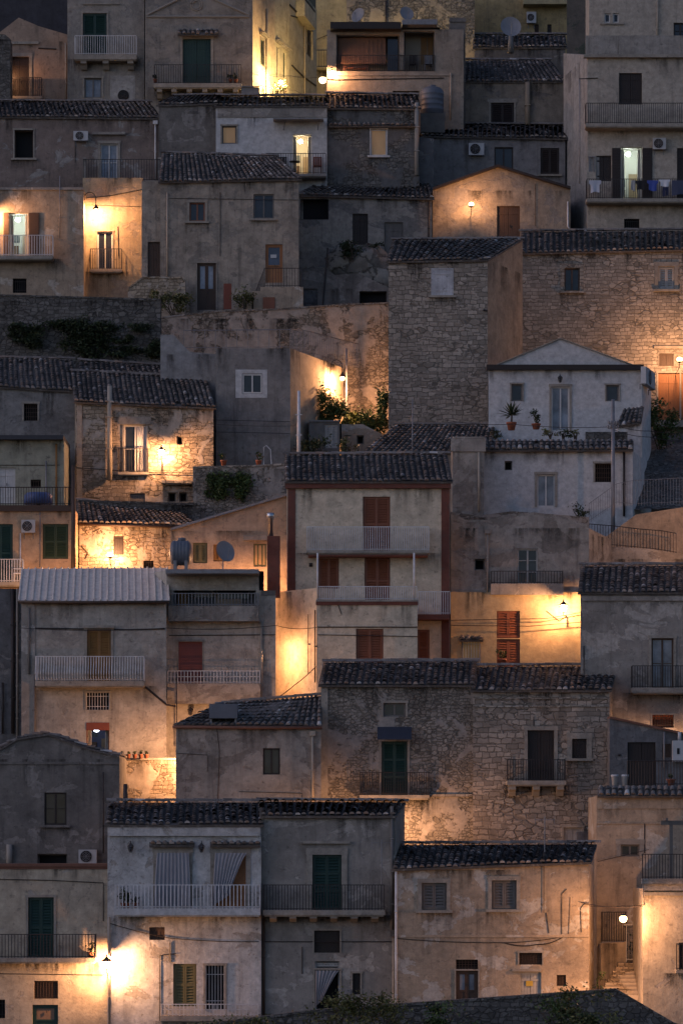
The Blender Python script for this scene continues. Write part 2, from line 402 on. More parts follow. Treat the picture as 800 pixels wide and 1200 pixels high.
HOUSES = []
class House:
    def __init__(s, label, x0, x1, top, base, Y, mat, Y1=None, depth=4.5, skew=0.0, parent=None, group='houses stacked up the hillside',
                 name='house', cat='house', wall='wall'):
        s.pl = Plane(x0, Y, x1, Y1 if Y1 else Y); s.mat = mat; s.depth = depth; s.skew = skew; s.wall = wall
        s.prof = [s.pl.uz(px, py) for px, py in (top if isinstance(top, list) else [(x0, top), (x1, top)])]
        s.prof[0] = (0.0, s.prof[0][1]); s.prof[-1] = (s.pl.L, s.prof[-1][1])
        if not isinstance(top, list): s.prof[1] = (s.pl.L, s.prof[0][1])
        s.zb = s.pl.uz(x0, base)[1]; s.zlow = min(s.zb, terrain_z(min(Y, Y1 or Y))) - 1.6
        s.op = []; s.late = []; s.rise = None; s.seed = RNG.randint(0, 9999)
        if parent: s.root = parent
        else:
            p = s.pl.w(s.pl.L/2, s.zb, -depth/2); s.root = empty(name, p, label, cat, group)
        if s.zb < terrain_z(Y): print('BASE BELOW TERRAIN', label, round(s.zb, 1), round(terrain_z(Y), 1))
    # inward vector
    def back(s, u, z, d):
        p = s.pl.w(u, z, -d); k = s.skew*d/s.depth
        return Vector((p.x+s.pl.U.x*k, p.y+s.pl.U.y*k, z))
    def rect(s, x0, y0, x1, y1, off=0.0):
        a = s.pl.uz(x0, y1, off); b = s.pl.uz(x1, y0, off); return a[0], b[0], a[1], b[1]
    # -- openings -------------------------------------------------------
    def win(s, x0, y0, x1, y1, kind='glass', mat=None, leaf=None, surround=0.0, sill=False, hood=False, cas=None, name=None, rd=.2, cols=2, rows=2, label=None, pane=None, lit=None, proud=.045):
        u0, u1, z0, z1 = s.rect(x0, y0, x1, y1)
        if kind == 'room': rd = max(rd, 1.3) if not lit else 2.3
        s.op.append((u0, u1, z0, z1, rd if kind not in ('dark', 'grate') else .55))
        s.late.append(lambda: s._win(u0, u1, z0, z1, kind, mat, leaf, surround, sill, hood, cas, name, rd, cols, rows, label, pane, lit, proud))
    def _win(s, u0, u1, z0, z1, kind, mat, leaf, surround, sill, hood, cas, name, rd, cols, rows, label, pane, lit, proud):
        pl = s.pl; tall = (z1-z0) > 1.75
        nm = name or ('door' if tall else 'window'); fm = mat or WHITE_WOOD; e = .004
        a, b, c, d = u0+e, u1-e, z0+e, z1-e
        m = MB(); fw = .075
        fr = lambda mb, a, b, c, d, o0, o1, w: (mb.pbox(pl, a, a+w, c, d, o0, o1), mb.pbox(pl, b-w, b, c, d, o0, o1), mb.pbox(pl, a+w, b-w, d-w, d, o0, o1), mb.pbox(pl, a+w, b-w, c, c+w, o0, o1))
        if kind in ('glass', 'lit'):
            fr(m, a, b, c, d, -rd+.02, -rd+.1, fw)
            for i in range(1, cols): m.pbox(pl, a+(b-a)*i/cols-.04, a+(b-a)*i/cols+.04, c+fw, d-fw, -rd+.02, -rd+.11)
            seg = (b-a)/cols
            for i in range(1, rows):
                z = c+(d-c)*i/rows
                for k in range(cols): m.pbox(pl, a+seg*k+fw*.9, a+seg*(k+1)-fw*.9, z-.018, z+.018, -rd+.03, -rd+.085)
            o = m.build(nm, fm, s.root)
            g = MB(); g.face([pl.w(a+.02, c+.02, -rd+.045), pl.w(b-.02, c+.02, -rd+.045), pl.w(b-.02, d-.02, -rd+.045), pl.w(a+.02, d-.02, -rd+.045)])
            g.build('glass', lit or pane or GLASS, o)
        elif kind == 'shutter':
            fr(m, a, b, c, d, -rd+.02, -rd+.10, .05); o = m.build(nm, fm, s.root)
            for k in range(cols):
                sm = MB(); p, q_ = a+.05+(b-a-.1)*k/cols+.006, a+.05+(b-a-.1)*(k+1)/cols-.006; zz0, zz1 = c+.05, d-.05
                fr(sm, p, q_, zz0, zz1, -rd+.05, -rd+.12, .07)
                hs = rows if tall else 1
                for h_ in range(1, hs): sm.pbox(pl, p+.07, q_-.07, zz0+(zz1-zz0)*h_/hs-.05, zz0+(zz1-zz0)*h_/hs+.05, -rd+.052, -rd+.118)
                ns = max(3, int((zz1-zz0-.14)/.12))
                for i in range(ns):
                    z = zz0+.07+(zz1-zz0-.14)*(i+.5)/ns; w = pl.w
                    sm.idx([w(p+.07, z-.055, -rd+.125), w(q_-.07, z-.055, -rd+.125), w(q_-.07, z+.05, -rd+.06), w(p+.07, z+.05, -rd+.06)], [(0, 1, 2, 3)])
                sm.face([pl.w(p+.06, zz0+.06, -rd+.055), pl.w(q_-.06, zz0+.06, -rd+.055), pl.w(q_-.06, zz1-.06, -rd+.055), pl.w(p+.06, zz1-.06, -rd+.055)])
                sm.build('shutter', leaf or fm, o)
        elif kind == 'planks':
            fr(m, a, b, c, d, -rd+.02, -rd+.10, .06); o = m.build(nm, fm, s.root)
            for k in range(cols):
                sm = MB(); p, q_ = a+.06+(b-a-.12)*k/cols+.006, a+.06+(b-a-.12)*(k+1)/cols-.006; nb = max(2, round((q_-p)/.13))
                for i in range(nb):
                    j = RNG.uniform(-.008, .008)
                    sm.pbox(pl, p+(q_-p)*i/nb+.004, p+(q_-p)*(i+1)/nb-.004, c+.06, d-.06, -rd+.02, -rd+.075+j)
                for f_ in (.2, .8): sm.pbox(pl, p+.005, q_-.005, c+(d-c)*f_-.05, c+(d-c)*f_+.05, -rd+.084, -rd+.1)
                sm.build('door_leaf' if tall else 'shutter', leaf or fm, o)
            if tall:
                hm = MB(); hm.box(pl.w((a+b)/2+.08, c+1.0, -rd+.13), .03, .05, .14); hm.build('handle', IRON, o)
        elif kind == 'panel':      # panelled door, upper lights glazed when pane is given
            fr(m, a, b, c, d, -rd+.02, -rd+.11, .07); o = m.build(nm, fm, s.root)
            for k in range(cols):
                sm = MB(); p, q_ = a+.07+(b-a-.14)*k/cols+.005, a+.07+(b-a-.14)*(k+1)/cols-.005
                fr(sm, p, q_, c+.07, d-.07, -rd+.03, -rd+.09, .09)
                zs = [c+.16, c+.16+(d-c-.32)*.42, d-.16]
                sm.pbox(pl, p+.09, q_-.09, zs[0], zs[1], -rd+.03, -rd+.06)
                sm.pbox(pl, p+.09, q_-.09, zs[1], zs[1]+.08, -rd+.03, -rd+.092)
                if not pane: sm.pbox(pl, p+.09, q_-.09, zs[1]+.08, zs[2], -rd+.03, -rd+.06)
                o2 = sm.build('door_leaf', leaf or fm, o)
                if pane:
                    g = MB(); g.pbox(pl, p+.09, q_-.09, zs[1]+.08, zs[2], -rd+.03, -rd+.055); g.build('glass', pane, o)
            hm = MB(); hm.box(pl.w((a+b)/2+.06, c+1.0, -rd+.13), .03, .05, .12); hm.build('handle', IRON, o)
        elif kind in ('dark', 'grate'):
            if kind == 'grate':
                nb = max(2, round((b-a)/.13))
                for i in range(nb+1):
                    u = a+.015+(b-a-.03)*i/nb; m.pbox(pl, u-.012, u+.012, c, d, -.10, -.076)
                for f_ in ((.2, .8) if rows < 3 else [i/rows for i in range(rows+1)]):
                    zz = min(max(c+(d-c)*f_, c+.015), d-.015); m.pbox(pl, a, b, zz-.012, zz+.012, -.122, -.098)
            else: fr(m, a, b, c, d, -.34, -.26, .06)
            o = m.build(nm, fm, s.root)
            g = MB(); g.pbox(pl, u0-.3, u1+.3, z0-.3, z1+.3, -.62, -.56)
            g.build('opening_backing', pane or DARK, o)  # default near-black sheet stands in for the shade of an unlit inside
        elif kind == 'roller':
            nb = max(4, int((d-c)/.09))
            for i in range(nb): m.pbox(pl, a, b, c+(d-c)*i/nb+.006, c+(d-c)*(i+1)/nb-.006, -rd+.02, -rd+.055)
            m.pbox(pl, a, b, c, d, -rd, -rd+.03); o = m.build(nm, fm, s.root)
        elif kind == 'room':       # an open lit room behind the opening
            w = pl.w; x0, x1, y0, y1, q0, q1 = u0-.35, u1+.35, z0-.02, z1+.3, -rd, -.26
            for quad in (((x0, y0, q0), (x1, y0, q0), (x1, y1, q0), (x0, y1, q0)), ((x0, y0, q1), (x0, y0, q0), (x0, y1, q0), (x0, y1, q1)),
                         ((x1, y0, q0), (x1, y0, q1), (x1, y1, q1), (x1, y1, q0)), ((x0, y1, q0), (x1, y1, q0), (x1, y1, q1), (x0, y1, q1)), ((x0, y0, q1), (x1, y0, q1), (x1, y0, q0), (x0, y0, q0))):
                m.face([w(*p) for p in quad])
            o = m.build('room', mat or WHITE_WOOD, s.root)
            f2 = MB(); fr(f2, a, b, c, d, -.24, -.16, .05); f2.build('frame', leaf or WHITE_WOOD, o)
            f3 = MB(); q = (u0+u1)/2; f3.pbox(pl, q+.02, q+.55*(u1-q)+.2, z0, z0+(z1-z0)*.62, -rd+.02, -rd+.07); f3.build('door_leaf', paint('inner_door', (.3, .22, .14)), o)
            if lit:
                f4 = MB(); f4.pbox(pl, u0-.1, u0+(u1-u0)*.32, z0, z0+.85, -rd+.05, -rd+.45); f4.pbox(pl, u0-.12, u0+(u1-u0)*.34, z0+.85, z0+.89, -rd+.04, -rd+.47); f4.build('sideboard', paint('sideboard_wood', (.12, .07, .04)), o)
                f5 = MB(); f5.pbox(pl, u0+.05, u0+(u1-u0)*.36, z0+1.15, z0+1.6, -rd+.005, -rd+.03); f5.build('picture', paint('picture_paint', (.10, .12, .13), wear=.8, scale=6), o)
                NN = 14
                for sd in ((u0+.03, u0+(u1-u0)*.2), (u1-(u1-u0)*.2, u1-.03)):
                    f6 = MB()
                    for k in range(NN):
                        a0, a1 = sd[0]+(sd[1]-sd[0])*k/NN, sd[0]+(sd[1]-sd[0])*(k+1)/NN; q0, q1 = -.42+.035*math.sin(k*1.6), -.42+.035*math.sin((k+1)*1.6)
                        f6.face([w(a0, z0+.04, q0), w(a1, z0+.04, q1), w(a1, z1-.04, q1), w(a0, z1-.04, q0)])
                    f6.build('curtain', paint('net_curtain', (.5, .48, .44), .9, 0, .2), o)
            if lit:
                bl = MB(); bl.lathe(pl.w((u0*.6+u1*.4), z1-.28, -.75), [(.02, .12), (.1, .1), (.14, 0), (.1, -.08), (.02, -.1)], 10); bl.build('ceiling_lamp', lit, o)
        else: raise ValueError(kind)
        if label: o['label'] = label
        cm = cas or CASING
        if surround:
            q = MB(); w_ = surround; x = proud
            q.pbox(pl, u0-w_, u0-.002, z0 if not sill else z0-.002, z1, -.03, x); q.pbox(pl, u1+.002, u1+w_, z0 if not sill else z0-.002, z1, -.03, x)
            q.pbox(pl, u0-w_-.03, u1+w_+.03, z1+.001, z1+w_*1.15, -.03, x+.012); q.build('surround', cm, o)
        if sill:
            rn = random.Random(int(u0*100)); s.stain_uz(u0-.2-surround*.6, u0+.12, z0-rn.uniform(.7, 1.5), z0-.1); s.stain_uz(u1-.12, u1+.2+surround*.6, z0-rn.uniform(.7, 1.5), z0-.1); s.stain_uz(u0, u1, z0-rn.uniform(.4, .9), z0-.11)
            q = MB(); q.pbox(pl, u0-.16-surround*.6, u1+.16+surround*.6, z0-.12, z0-.004, -.1, .16); q.build('sill', cm, o)
        if hood:
            q = MB(); q.pbox(pl, u0-.35, u1+.35, z1+.24, z1+.32, -.05, .34)
            q.pbox(pl, u0-.28, u1+.28, z1+.17, z1+.24, -.05, .2); q.build('hood', cm if hood is True else hood, o)
    def stain(s, x0, y0, x1, y1, k=1.0):
        if not hasattr(s, 'sm'): s.sm = MB()
        s.stain_uz(*s.rect(x0, y0, x1, y1), k)
    def stain_uz(s, u0, u1, z0, z1, k=1.0):
        if not hasattr(s, 'sm'): s.sm = MB()
        for o in s.op:      # never across an opening
            if u0 < o[1] and u1 > o[0] and z0 < o[3] and z1 > o[2]:
                if o[3] < z1 - .15: z0 = max(z0, o[3]+.03)
                else: return
        u0, u1 = max(u0, .01), min(u1, s.pl.L-.01)
        if u1-u0 < .05 or z1-z0 < .1: return
        w = s.pl.w; s.sm.face([w(u0, z0, .004), w(u1, z0, .004), w(u1, z1, .004), w(u0, z1, .004)], [(0, 1), (1, 1), (1, 0), (0, 0)])
    def stains(s):
        if not (hasattr(s, 'sm') and s.sm.f): return
        import bmesh
        me = s.wallo.data; bm = bmesh.new(); bm.from_mesh(me); lay = bm.loops.layers.uv[0]; o0 = ORG[s.wallo.name]
        for f, u in zip(s.sm.f, s.sm.uv):
            q = bm.faces.new([bm.verts.new(Vector(s.sm.v[i])-o0) for i in f]); q.material_index = 1
            for l, c in zip(q.loops, u): l[lay].uv = c
        me.materials.append(stain_mat('run_off_stain', (.035, .03, .027), .8)); bm.to_mesh(me); bm.free()
    # -- trims ----------------------------------------------------------
    def band(s, x0, y0, x1, y1, proud=.08, mat=None, name='cornice', inn=.05):
        u0, u1, z0, z1 = s.rect(x0, y0, x1, y1, proud); m = MB(); m.pbox(s.pl, u0, u1, z0, z1, -inn, proud)
        return m.build(name, mat or s.mat, s.root)
    def pipe(s, x, y0, y1, r=.055, mat=None, off=.09, hopper=False, name='downpipe', bend=None):
        u, z1 = s.pl.uz(x, y0, off); _, z0 = s.pl.uz(x, y1, off); m = MB(); pts = [s.pl.w(u, z1, off), s.pl.w(u, z0, off)]
        if bend: pts.append(s.pl.w(u+bend[0], z0+bend[1], off))
        m.tube(pts, r, 8)
        for k in range(1, int(abs(z1-z0)/1.8)+1):
            z = z1-(z1-z0)*k/(int(abs(z1-z0)/1.8)+1); m.pbox(s.pl, u-r*1.25, u+r*1.25, z-.03, z+.03, -.02, off+r*1.15)
        if hopper: m.pbox(s.pl, u-.14, u+.14, z1-.02, z1+.2, off-.1, off+.12)
        return m.build(name, mat or PIPE, s.root)
    def wire(s, pts, r=.012, off=.03, mat=None, name='cable', sag=0.0):
        q = [s.pl.at(x, y, off) for x, y in pts]; out = []
        for a, b in zip(q, q[1:]):
            for k in range(6):
                t = k/6; p = a.lerp(b, t); p.z -= sag*4*t*(1-t); out.append(p)
        out.append(q[-1]); m = MB(); m.tube(out, r, 5); return m.build(name, mat or IRON, s.root)
    def balcony(s, x0, x1, yt, yb, rail, proj=.85, mat=None, iron=None, brackets=None, step=.12, r=.014, bulge=0.0, mid=False, sides=True, parapet=None, ends=False):
        pl = s.pl; u0, u1, z0, z1 = s.rect(x0, yt, x1, yb, proj)
        m = MB(); m.pbox(pl, u0, u1, z0, z1, -.02, proj)
        if z1-z0 < .35: m.pbox(pl, u0+.06, u1-.06, z0-.06, z0, -.02, proj-.08)
        o = m.build('balcony', mat or CASING, s.root)
        if z1-z0 < .6:
            rn = random.Random(int(x0*7+yt)); q0, q1, qz = s.rect(x0, yt, x1, yb)[:3]
            for uu in [q0, q1]+[rn.uniform(q0, q1) for _ in range(3)]:
                wd = rn.uniform(.25, .7); s.stain_uz(uu-wd, uu+wd, qz-rn.uniform(.6, 1.7), qz)
            s.stain_uz(q0, q1, qz-.5, qz)
        if rail is not None:
            zr = pl.uz(x0, rail, proj-.06)[1]; m = MB()
            bar_rail(m, pl, u0+.03, u1-.03, z1, zr, proj-.06, step, r, None, mid, bulge)
            if sides:
                for u in (u0+.03, u1-.03):
                    m.tube([pl.w(u, zr-.02, .02), pl.w(u, zr-.02, proj-.08)], r*1.4, 4)
                    m.tube([pl.w(u, z1+.06, .02), pl.w(u, z1+.06, proj-.08)], r*1.2, 4)
                    nn = max(2, int(proj/step))
                    for k in range(1, nn): m.pbox(pl, u-r, u+r, z1, zr-.02, (proj-.06)*k/nn-r, (proj-.06)*k/nn+r)
            m.build('railing', iron or IRON, o)
        for bx, bw, by in (brackets or []):
            ub, zz = pl.uz(bx, by, proj*.6); ww = bw/F*pl.A.y/2; m = MB(); w = pl.w
            h = z0-.06-zz; prof = [(0, z0-.06), (proj-.12, z0-.06), (proj-.12, z0-.06-h*.35), (proj*.55, z0-.06-h*.55), (proj*.3, zz), (0, zz)]
            a = [w(ub-ww, z, o_) for o_, z in prof]; b = [w(ub+ww, z, o_) for o_, z in prof]; n = len(prof)
            m.idx(a+b, [tuple(range(n))[::-1], tuple(range(n, 2*n))]+[(i, (i+1) % n, n+(i+1) % n, n+i) for i in range(n)])
            m.build('bracket', mat or CASING, o)
        return o
    # -- body -----------------------------------------------------------
    def shed(s, rx0, ry0, rx1, ry1, eave=.22, mat=None, side=.12, ridge=True, pitch=.29, gutter=None, kind='tile', drop=0.0):
        d = s.depth; Yb = s.pl.A.y+d
        s.R = (P(rx0, ry0, Yb), P(rx1, ry1, Yb)); s.roofk = ('shed', eave, mat, side, ridge, pitch, gutter, kind, drop)
    def gable(s, mat=None, over=.18, thick=.16, flatmat=None): s.roofk = ('gable', mat, over, thick, flatmat)
    def flat(s, cap=None, h=.12, over=.06): s.roofk = ('flat', cap, h, over)
    roofk = ('flat', None, .1, .05)
    def build(s):
        pl, m = s.pl, MB(); L = pl.L; sd = (s.seed % 977)*1.7
        zt = min(z for _, z in s.prof)
        us = sorted({0.0, L, *[o[0] for o in s.op], *[o[1] for o in s.op]}); zs = sorted({s.zlow, zt, *[o[2] for o in s.op], *[min(o[3], zt) for o in s.op]})
        us = [u for u in us if 0 <= u <= L]; zs = [z for z in zs if s.zlow <= z <= zt]
        uv = lambda u, z: (u+sd, z+sd*.37)
        def q(u0, u1, z0, z1):
            m.face([pl.w(u0, z0), pl.w(u1, z0), pl.w(u1, z1), pl.w(u0, z1)], [uv(u0, z0), uv(u1, z0), uv(u1, z1), uv(u0, z1)])
        for a, b in zip(us, us[1:]):
            for c, d in zip(zs, zs[1:]):
                uc, zc = (a+b)/2, (c+d)/2
                if any(o[0] < uc < o[1] and o[2] < zc < o[3] for o in s.op): continue
                q(a, b, c, d)
        for u0, u1, z0, z1, rd in s.op:
            u0, u1 = max(u0, 0), min(u1, L); w = pl.w
            for e in (((u0, z0), (u0, z1)), ((u1, z1), (u1, z0)), ((u0, z1), (u1, z1)), ((u1, z0), (u0, z0))):
                (a, b), (c, d) = e
                m.face([w(a, b, 0), w(c, d, 0), w(c, d, -min(rd, .28)), w(a, b, -min(rd, .28))], [uv(a, b), uv(c, d), uv(c+.2, d+.2), uv(a+.2, b+.2)])
        if any(z > zt+1e-4 for _, z in s.prof):
            pts = [(0, zt)] + [p for p in s.prof] + [(L, zt)]
            pts = [p for i, p in enumerate(pts) if i == 0 or (abs(p[0]-pts[i-1][0])+abs(p[1]-pts[i-1][1])) > 1e-4]
            pts = pts[::-1]
            from mathutils.geometry import tessellate_polygon
            for tri in tessellate_polygon([[Vector((u, z, 0)) for u, z in pts]]):
                t = [pts[i] for i in tri]
                ar = (t[1][0]-t[0][0])*(t[2][1]-t[0][1])-(t[2][0]-t[0][0])*(t[1][1]-t[0][1])
                if ar < 0: t = t[::-1]
                m.face([pl.w(u, z) for u, z in t], [uv(u, z) for u, z in t])
        k = s.roofk; D = s.depth
        # top ring: front profile and the matching back profile
        fr = [pl.w(u, z) for u, z in s.prof]
        if k[0] == 'shed': bk = [s.R[0]-Vector((0, 0, .1)), s.R[1]-Vector((0, 0, .1))]; fr2 = [fr[0], fr[-1]]
        else: fr2 = fr; bk = [s.back(u, z, D) for u, z in s.prof]
        for a, b, c, d in zip(fr2, fr2[1:], bk[1:], bk): m.face([a, b, c, d], [(p.x+sd, p.y) for p in (a, b, c, d)])
        def side(ft, bt, flip):
            fb = Vector((ft.x, ft.y, s.zlow)); bb = Vector((bt.x, bt.y, s.zlow)); pts = [fb, bb, bt, ft] if not flip else [bb, fb, ft, bt]
            ln = (Vector((bt.x, bt.y))-Vector((ft.x, ft.y))).length
            uu = {id(fb): (sd+40, s.zlow), id(ft): (sd+40, ft.z), id(bb): (sd+40+ln, s.zlow), id(bt): (sd+40+ln, bt.z)}
            m.face(pts, [uu[id(p)] for p in pts])
        side(fr2[0], bk[0], True); side(fr2[-1], bk[-1], False)
        bl = [Vector((p.x, p.y, s.zlow)) for p in (bk[0], bk[-1])]
        m.face([bl[1], bl[0]]+bk, None)
        s.wallo = m.build(s.wall, s.mat, s.root)
        # roof
        if k[0] == 'shed':
            _, eave, mat, sidee, ridge, pitch, gutter, kind, drop = k
            R0, R1 = s.R; A, B = fr2
            dl = (A-R0); dr = (B-R1); U = Vector((pl.U.x, pl.U.y, 0))
            E0 = A+dl.normalized()*eave-U*sidee+Vector((0, 0, .1)); E1 = B+dr.normalized()*eave+U*sidee+Vector((0, 0, .1))
            r0 = R0-U*sidee+Vector((0, 0, .02)); r1 = R1+U*sidee+Vector((0, 0, .02))
            rb = MB()
            if kind == 'tile': tile_patch(rb, E0, E1, r0, r1, s.seed, pitch, ridge=ridge)
            else:
                n = (E1-E0).cross(r0-E0).normalized(); n = n if n.z > 0 else -n
                rb.hexa([E0-n*.05, E1-n*.05, r1-n*.05, r0-n*.05, E0, E1, r1, r0])
                nr = max(3, round((E1-E0).length/.33))
                for i in range(nr+1):
                    t = i/nr; a, b = E0.lerp(E1, t), r0.lerp(r1, t); j = U*.045
                    rb.hexa([a-j+n*.002, a+j+n*.002, b+j+n*.002, b-j+n*.002, a-j*.6+n*.07, a+j*.6+n*.07, b+j*.6+n*.07, b-j*.6+n*.07])
            s.roofo = rb.build('roof', mat or ROOF_T, s.root)
            if gutter:
                g = MB(); dn = Vector((0, 0, -.06)); fw = -Vector((-pl.N.x, -pl.N.y, 0))*.03
                g.tube([E0+fw+dn, E0.lerp(E1, .5)+fw+dn+Vector((0, 0, -.02)), E1+fw+dn], .075, 8); g.build('gutter', gutter, s.root)
        elif k[0] == 'gable':
            _, mat, over, thick, fm = k; rb = MB(); up = Vector((0, 0, thick)); nf = Vector((pl.N.x, pl.N.y, 0))*over
            for (a, b, c, d) in zip(fr, fr[1:], bk[1:], bk):
                e = (b-a).normalized()*0
                rb.hexa([a+nf, b+nf, c, d, a+nf+up, b+nf+up, c+up, d+up], .2)
                if mat:
                    lo, hi = ((a, d), (b, c)) if a.z < b.z else ((c, b), (d, a))
                    e0, e1, q0, q1 = lo[0]+up, lo[1]+up, hi[0]+up, hi[1]+up
                    if (q0-e0).length > .6: tile_patch(rb, e0, e1, q0, q1, s.seed+int(a.x*10), ridge=False, under=False)
            s.roofo = rb.build('roof', mat or fm or ROOF_T, s.root)
        else:
            _, cap, h, over = k
            if cap:
                rb = MB(); nf = Vector((pl.N.x, pl.N.y, 0))*over; up = Vector((0, 0, h))
                for (a, b, c, d) in zip(fr, fr[1:], bk[1:], bk):
                    rb.hexa([a+nf, b+nf, c, d, a+nf+up, b+nf+up, c+up, d+up])
                s.roofo = rb.build('roof_coping', cap, s.root)
        for f in s.late: f()
        rn = random.Random(s.seed)
        zt2 = min(z for _, z in s.prof)
        for _ in range(int(pl.L*.9)):
            uu = rn.uniform(0, pl.L); wd = rn.uniform(.15, .6); s.stain_uz(uu-wd, uu+wd, zt2-rn.uniform(.5, 2.4), zt2)
        HOUSES.append(s); return s
# ------------------------------------------------------------------ loose things
LAMP_G = 'street lamps lighting the lanes'
def bulb_mat(k, y=False): return bulb_glass('yellow_bulb' if y else 'sodium_bulb', (1.0, .74, .36) if y else (1.0, .62, .28), 6.5)
def lamp_light(o, c, k, y=False):
    d = bpy.data.lights.new('lamp_light', 'POINT'); d.energy = LAMPK*k*(1.6 if y else 1); d.color = (1.0, .68, .30) if y else (1.0, .475, .215); d.shadow_soft_size = .09
    q = bpy.data.objects.new('lamp_light', d); COL.objects.link(q); q.parent = o; q.location = Vector(c)-ORG[o.name]; ORG[q.name] = Vector(c)
LAMP_IRON = paint('lamp_iron', (.05, .05, .05), .5, .5, .4, (.12, .06, .03))

def lantern(pl, px, py, off, label, power=1.0, lit=True, r=.15, y=False, wallside=0.0):
    if not lit: return small_lantern(pl, px, py, off, label)
    """wall lantern: scrolled bracket, tapered glass body, cap and finial"""
    c = pl.at(px, py, off); o = empty('street_lamp', c, label, 'street lamp', LAMP_G if lit else None)
    u, z = pl.uz(px, py, off); m = MB()
    wu = u+wallside
    m.tube([pl.w(wu, z-.75, .02), pl.w(wu, z-.45, .06), pl.w(wu*.6+u*.4, z-.36, off*.6), pl.w(u, z-.36, off), pl.w(u, z-.2, off)], .02, 6)
    m.pbox(pl, wu-.05, wu+.05, z-.85, z-.35, -.02, .03); m.build('bracket', LAMP_IRON, o)
    m = MB(); m.lathe(c, [(.06, .02-.22), (.09, -.18)], 6, smooth=False); m.lathe(c, [(.26*r/.15, .15), (.20*r/.15, .2), (.07, .3), (.03, .36), (.035, .4), (.0, .46)], 6, smooth=False)
    for k in range(6):
        a = 2*math.pi*k/6; m.tube([c+Vector((math.cos(a)*.09, math.sin(a)*.09, -.18)), c+Vector((math.cos(a)*.2, math.sin(a)*.2, .15))], .008, 4)
    m.build('lantern_frame', LAMP_IRON, o)
    m = MB(); m.lathe(c, [(.05, -.15), (.085, -.1), (.13*r/.15, .02), (.13*r/.15, .08), (.06, .13)], 10)
    m.build('bulb', bulb_mat(power, y), o); lamp_light(o, c+Vector((0, 0, -.02)), power, y); return o

def small_lantern(pl, px, py, off, label):
    c = pl.at(px, py, off); u, z = pl.uz(px, py, off); o = empty('street_lamp', c, label, 'street lamp', 'unlit wall lanterns'); m = MB()
    m.tube([pl.w(u, z+.18, .0), pl.w(u, z+.3, off*.5), pl.w(u, z+.24, off)], .018, 5); m.build('bracket', LAMP_IRON, o)
    m = MB(); m.lathe(c, [(.05, -.2), (.06, -.17)], 6, smooth=False); m.lathe(c, [(.15, .07), (.1, .13), (.03, .2), (.0, .24)], 6, smooth=False)
    for k in range(6):
        a = 2*math.pi*k/6; m.tube([c+Vector((math.cos(a)*.06, math.sin(a)*.06, -.17)), c+Vector((math.cos(a)*.13, math.sin(a)*.13, .07))], .012, 4)
    m.build('lantern_frame', LAMP_IRON, o); m = MB(); m.lathe(c, [(.045, -.16), (.11, .06)], 8); m.build('glass', GLASS, o); return o

def globe_lamp(pl, px, py, off, label, power=1.0, y=False, r=.14, arm=True, up=True, group=LAMP_G):
    c = pl.at(px, py, off); o = empty('street_lamp', c, label, 'street lamp', group)
    m = MB(); u, z = pl.uz(px, py, off)
    if arm:
        m.tube([pl.w(u, z-.55, .0), pl.w(u, z-.5, off*.5), pl.w(u, z-.42, off), pl.w(u, z-.14, off)] if not up else [pl.w(u, z+.34, .0), pl.w(u, z+.4, off*.6), pl.w(u, z+.36, off), pl.w(u, z+.12, off)], .022, 6)
        m.build('bracket', LAMP_IRON, o)
    m = MB(); s_ = 1 if up else -1
    m.lathe(c+Vector((0, 0, .1*s_)), [(.03, .1*s_), (.12, .07*s_), (.19, .02*s_)][::s_], 12); m.build('lamp_shade', LAMP_IRON, o)
    m = MB(); m.lathe(c, [(.05, -r*.95), (r*.75, -r*.7), (r, 0), (r*.8, r*.55), (.05, r*.75)], 18); m.build('bulb', bulb_mat(power, y), o); lamp_light(o, c, power, y); return o

def gooseneck(pl, x0, y0, px, py, off, label, power=1.0, post=None):
    """tall arched arm ending in a small bell shade"""
    u1, z1 = pl.uz(px, py, off); u0, z0 = pl.uz(x0, y0, off); c = pl.w(u1, z1, off)
    o = empty('street_lamp', pl.w(u0, z0, 0 if post is None else off), label, 'street lamp', LAMP_G); m = MB()
    base = 0.03 if post is None else off
    top = z1+.62; R = abs(u1-u0)/2; sg = 1 if u1 > u0 else -1
    pts = [pl.w(u0, z0, base)] + ([pl.w(u0, z0+.05, off)] if post is None else [])
    pts += [pl.w(u0+sg*(R-R*math.cos(math.pi*k/8)), top+R*math.sin(math.pi*k/8)*1.2, off) for k in range(9)]
    pts += [pl.w(u1, z1+.3, off)]; m.tube(pts, .03, 6); m.build('arm', LAMP_IRON, o)
    if post is not None:
        _, zp = pl.uz(x0, post, off); m = MB(); m.tube([pl.w(u0, zp, off), pl.w(u0, z0+.1, off)], [.06, .045], 8); m.build('pole', GREY_IRON, o)
    m = MB(); m.lathe(c, [(.2, .06), (.17, .15), (.08, .24), (.05, .33)], 12); m.build('lamp_shade', LAMP_IRON, o)
    m = MB(); m.lathe(c, [(.05, -.14), (.12, -.09), (.14, 0), (.1, .06)], 10); m.build('bulb', bulb_mat(power), o); lamp_light(o, c+Vector((0, 0, -.04)), power); return o

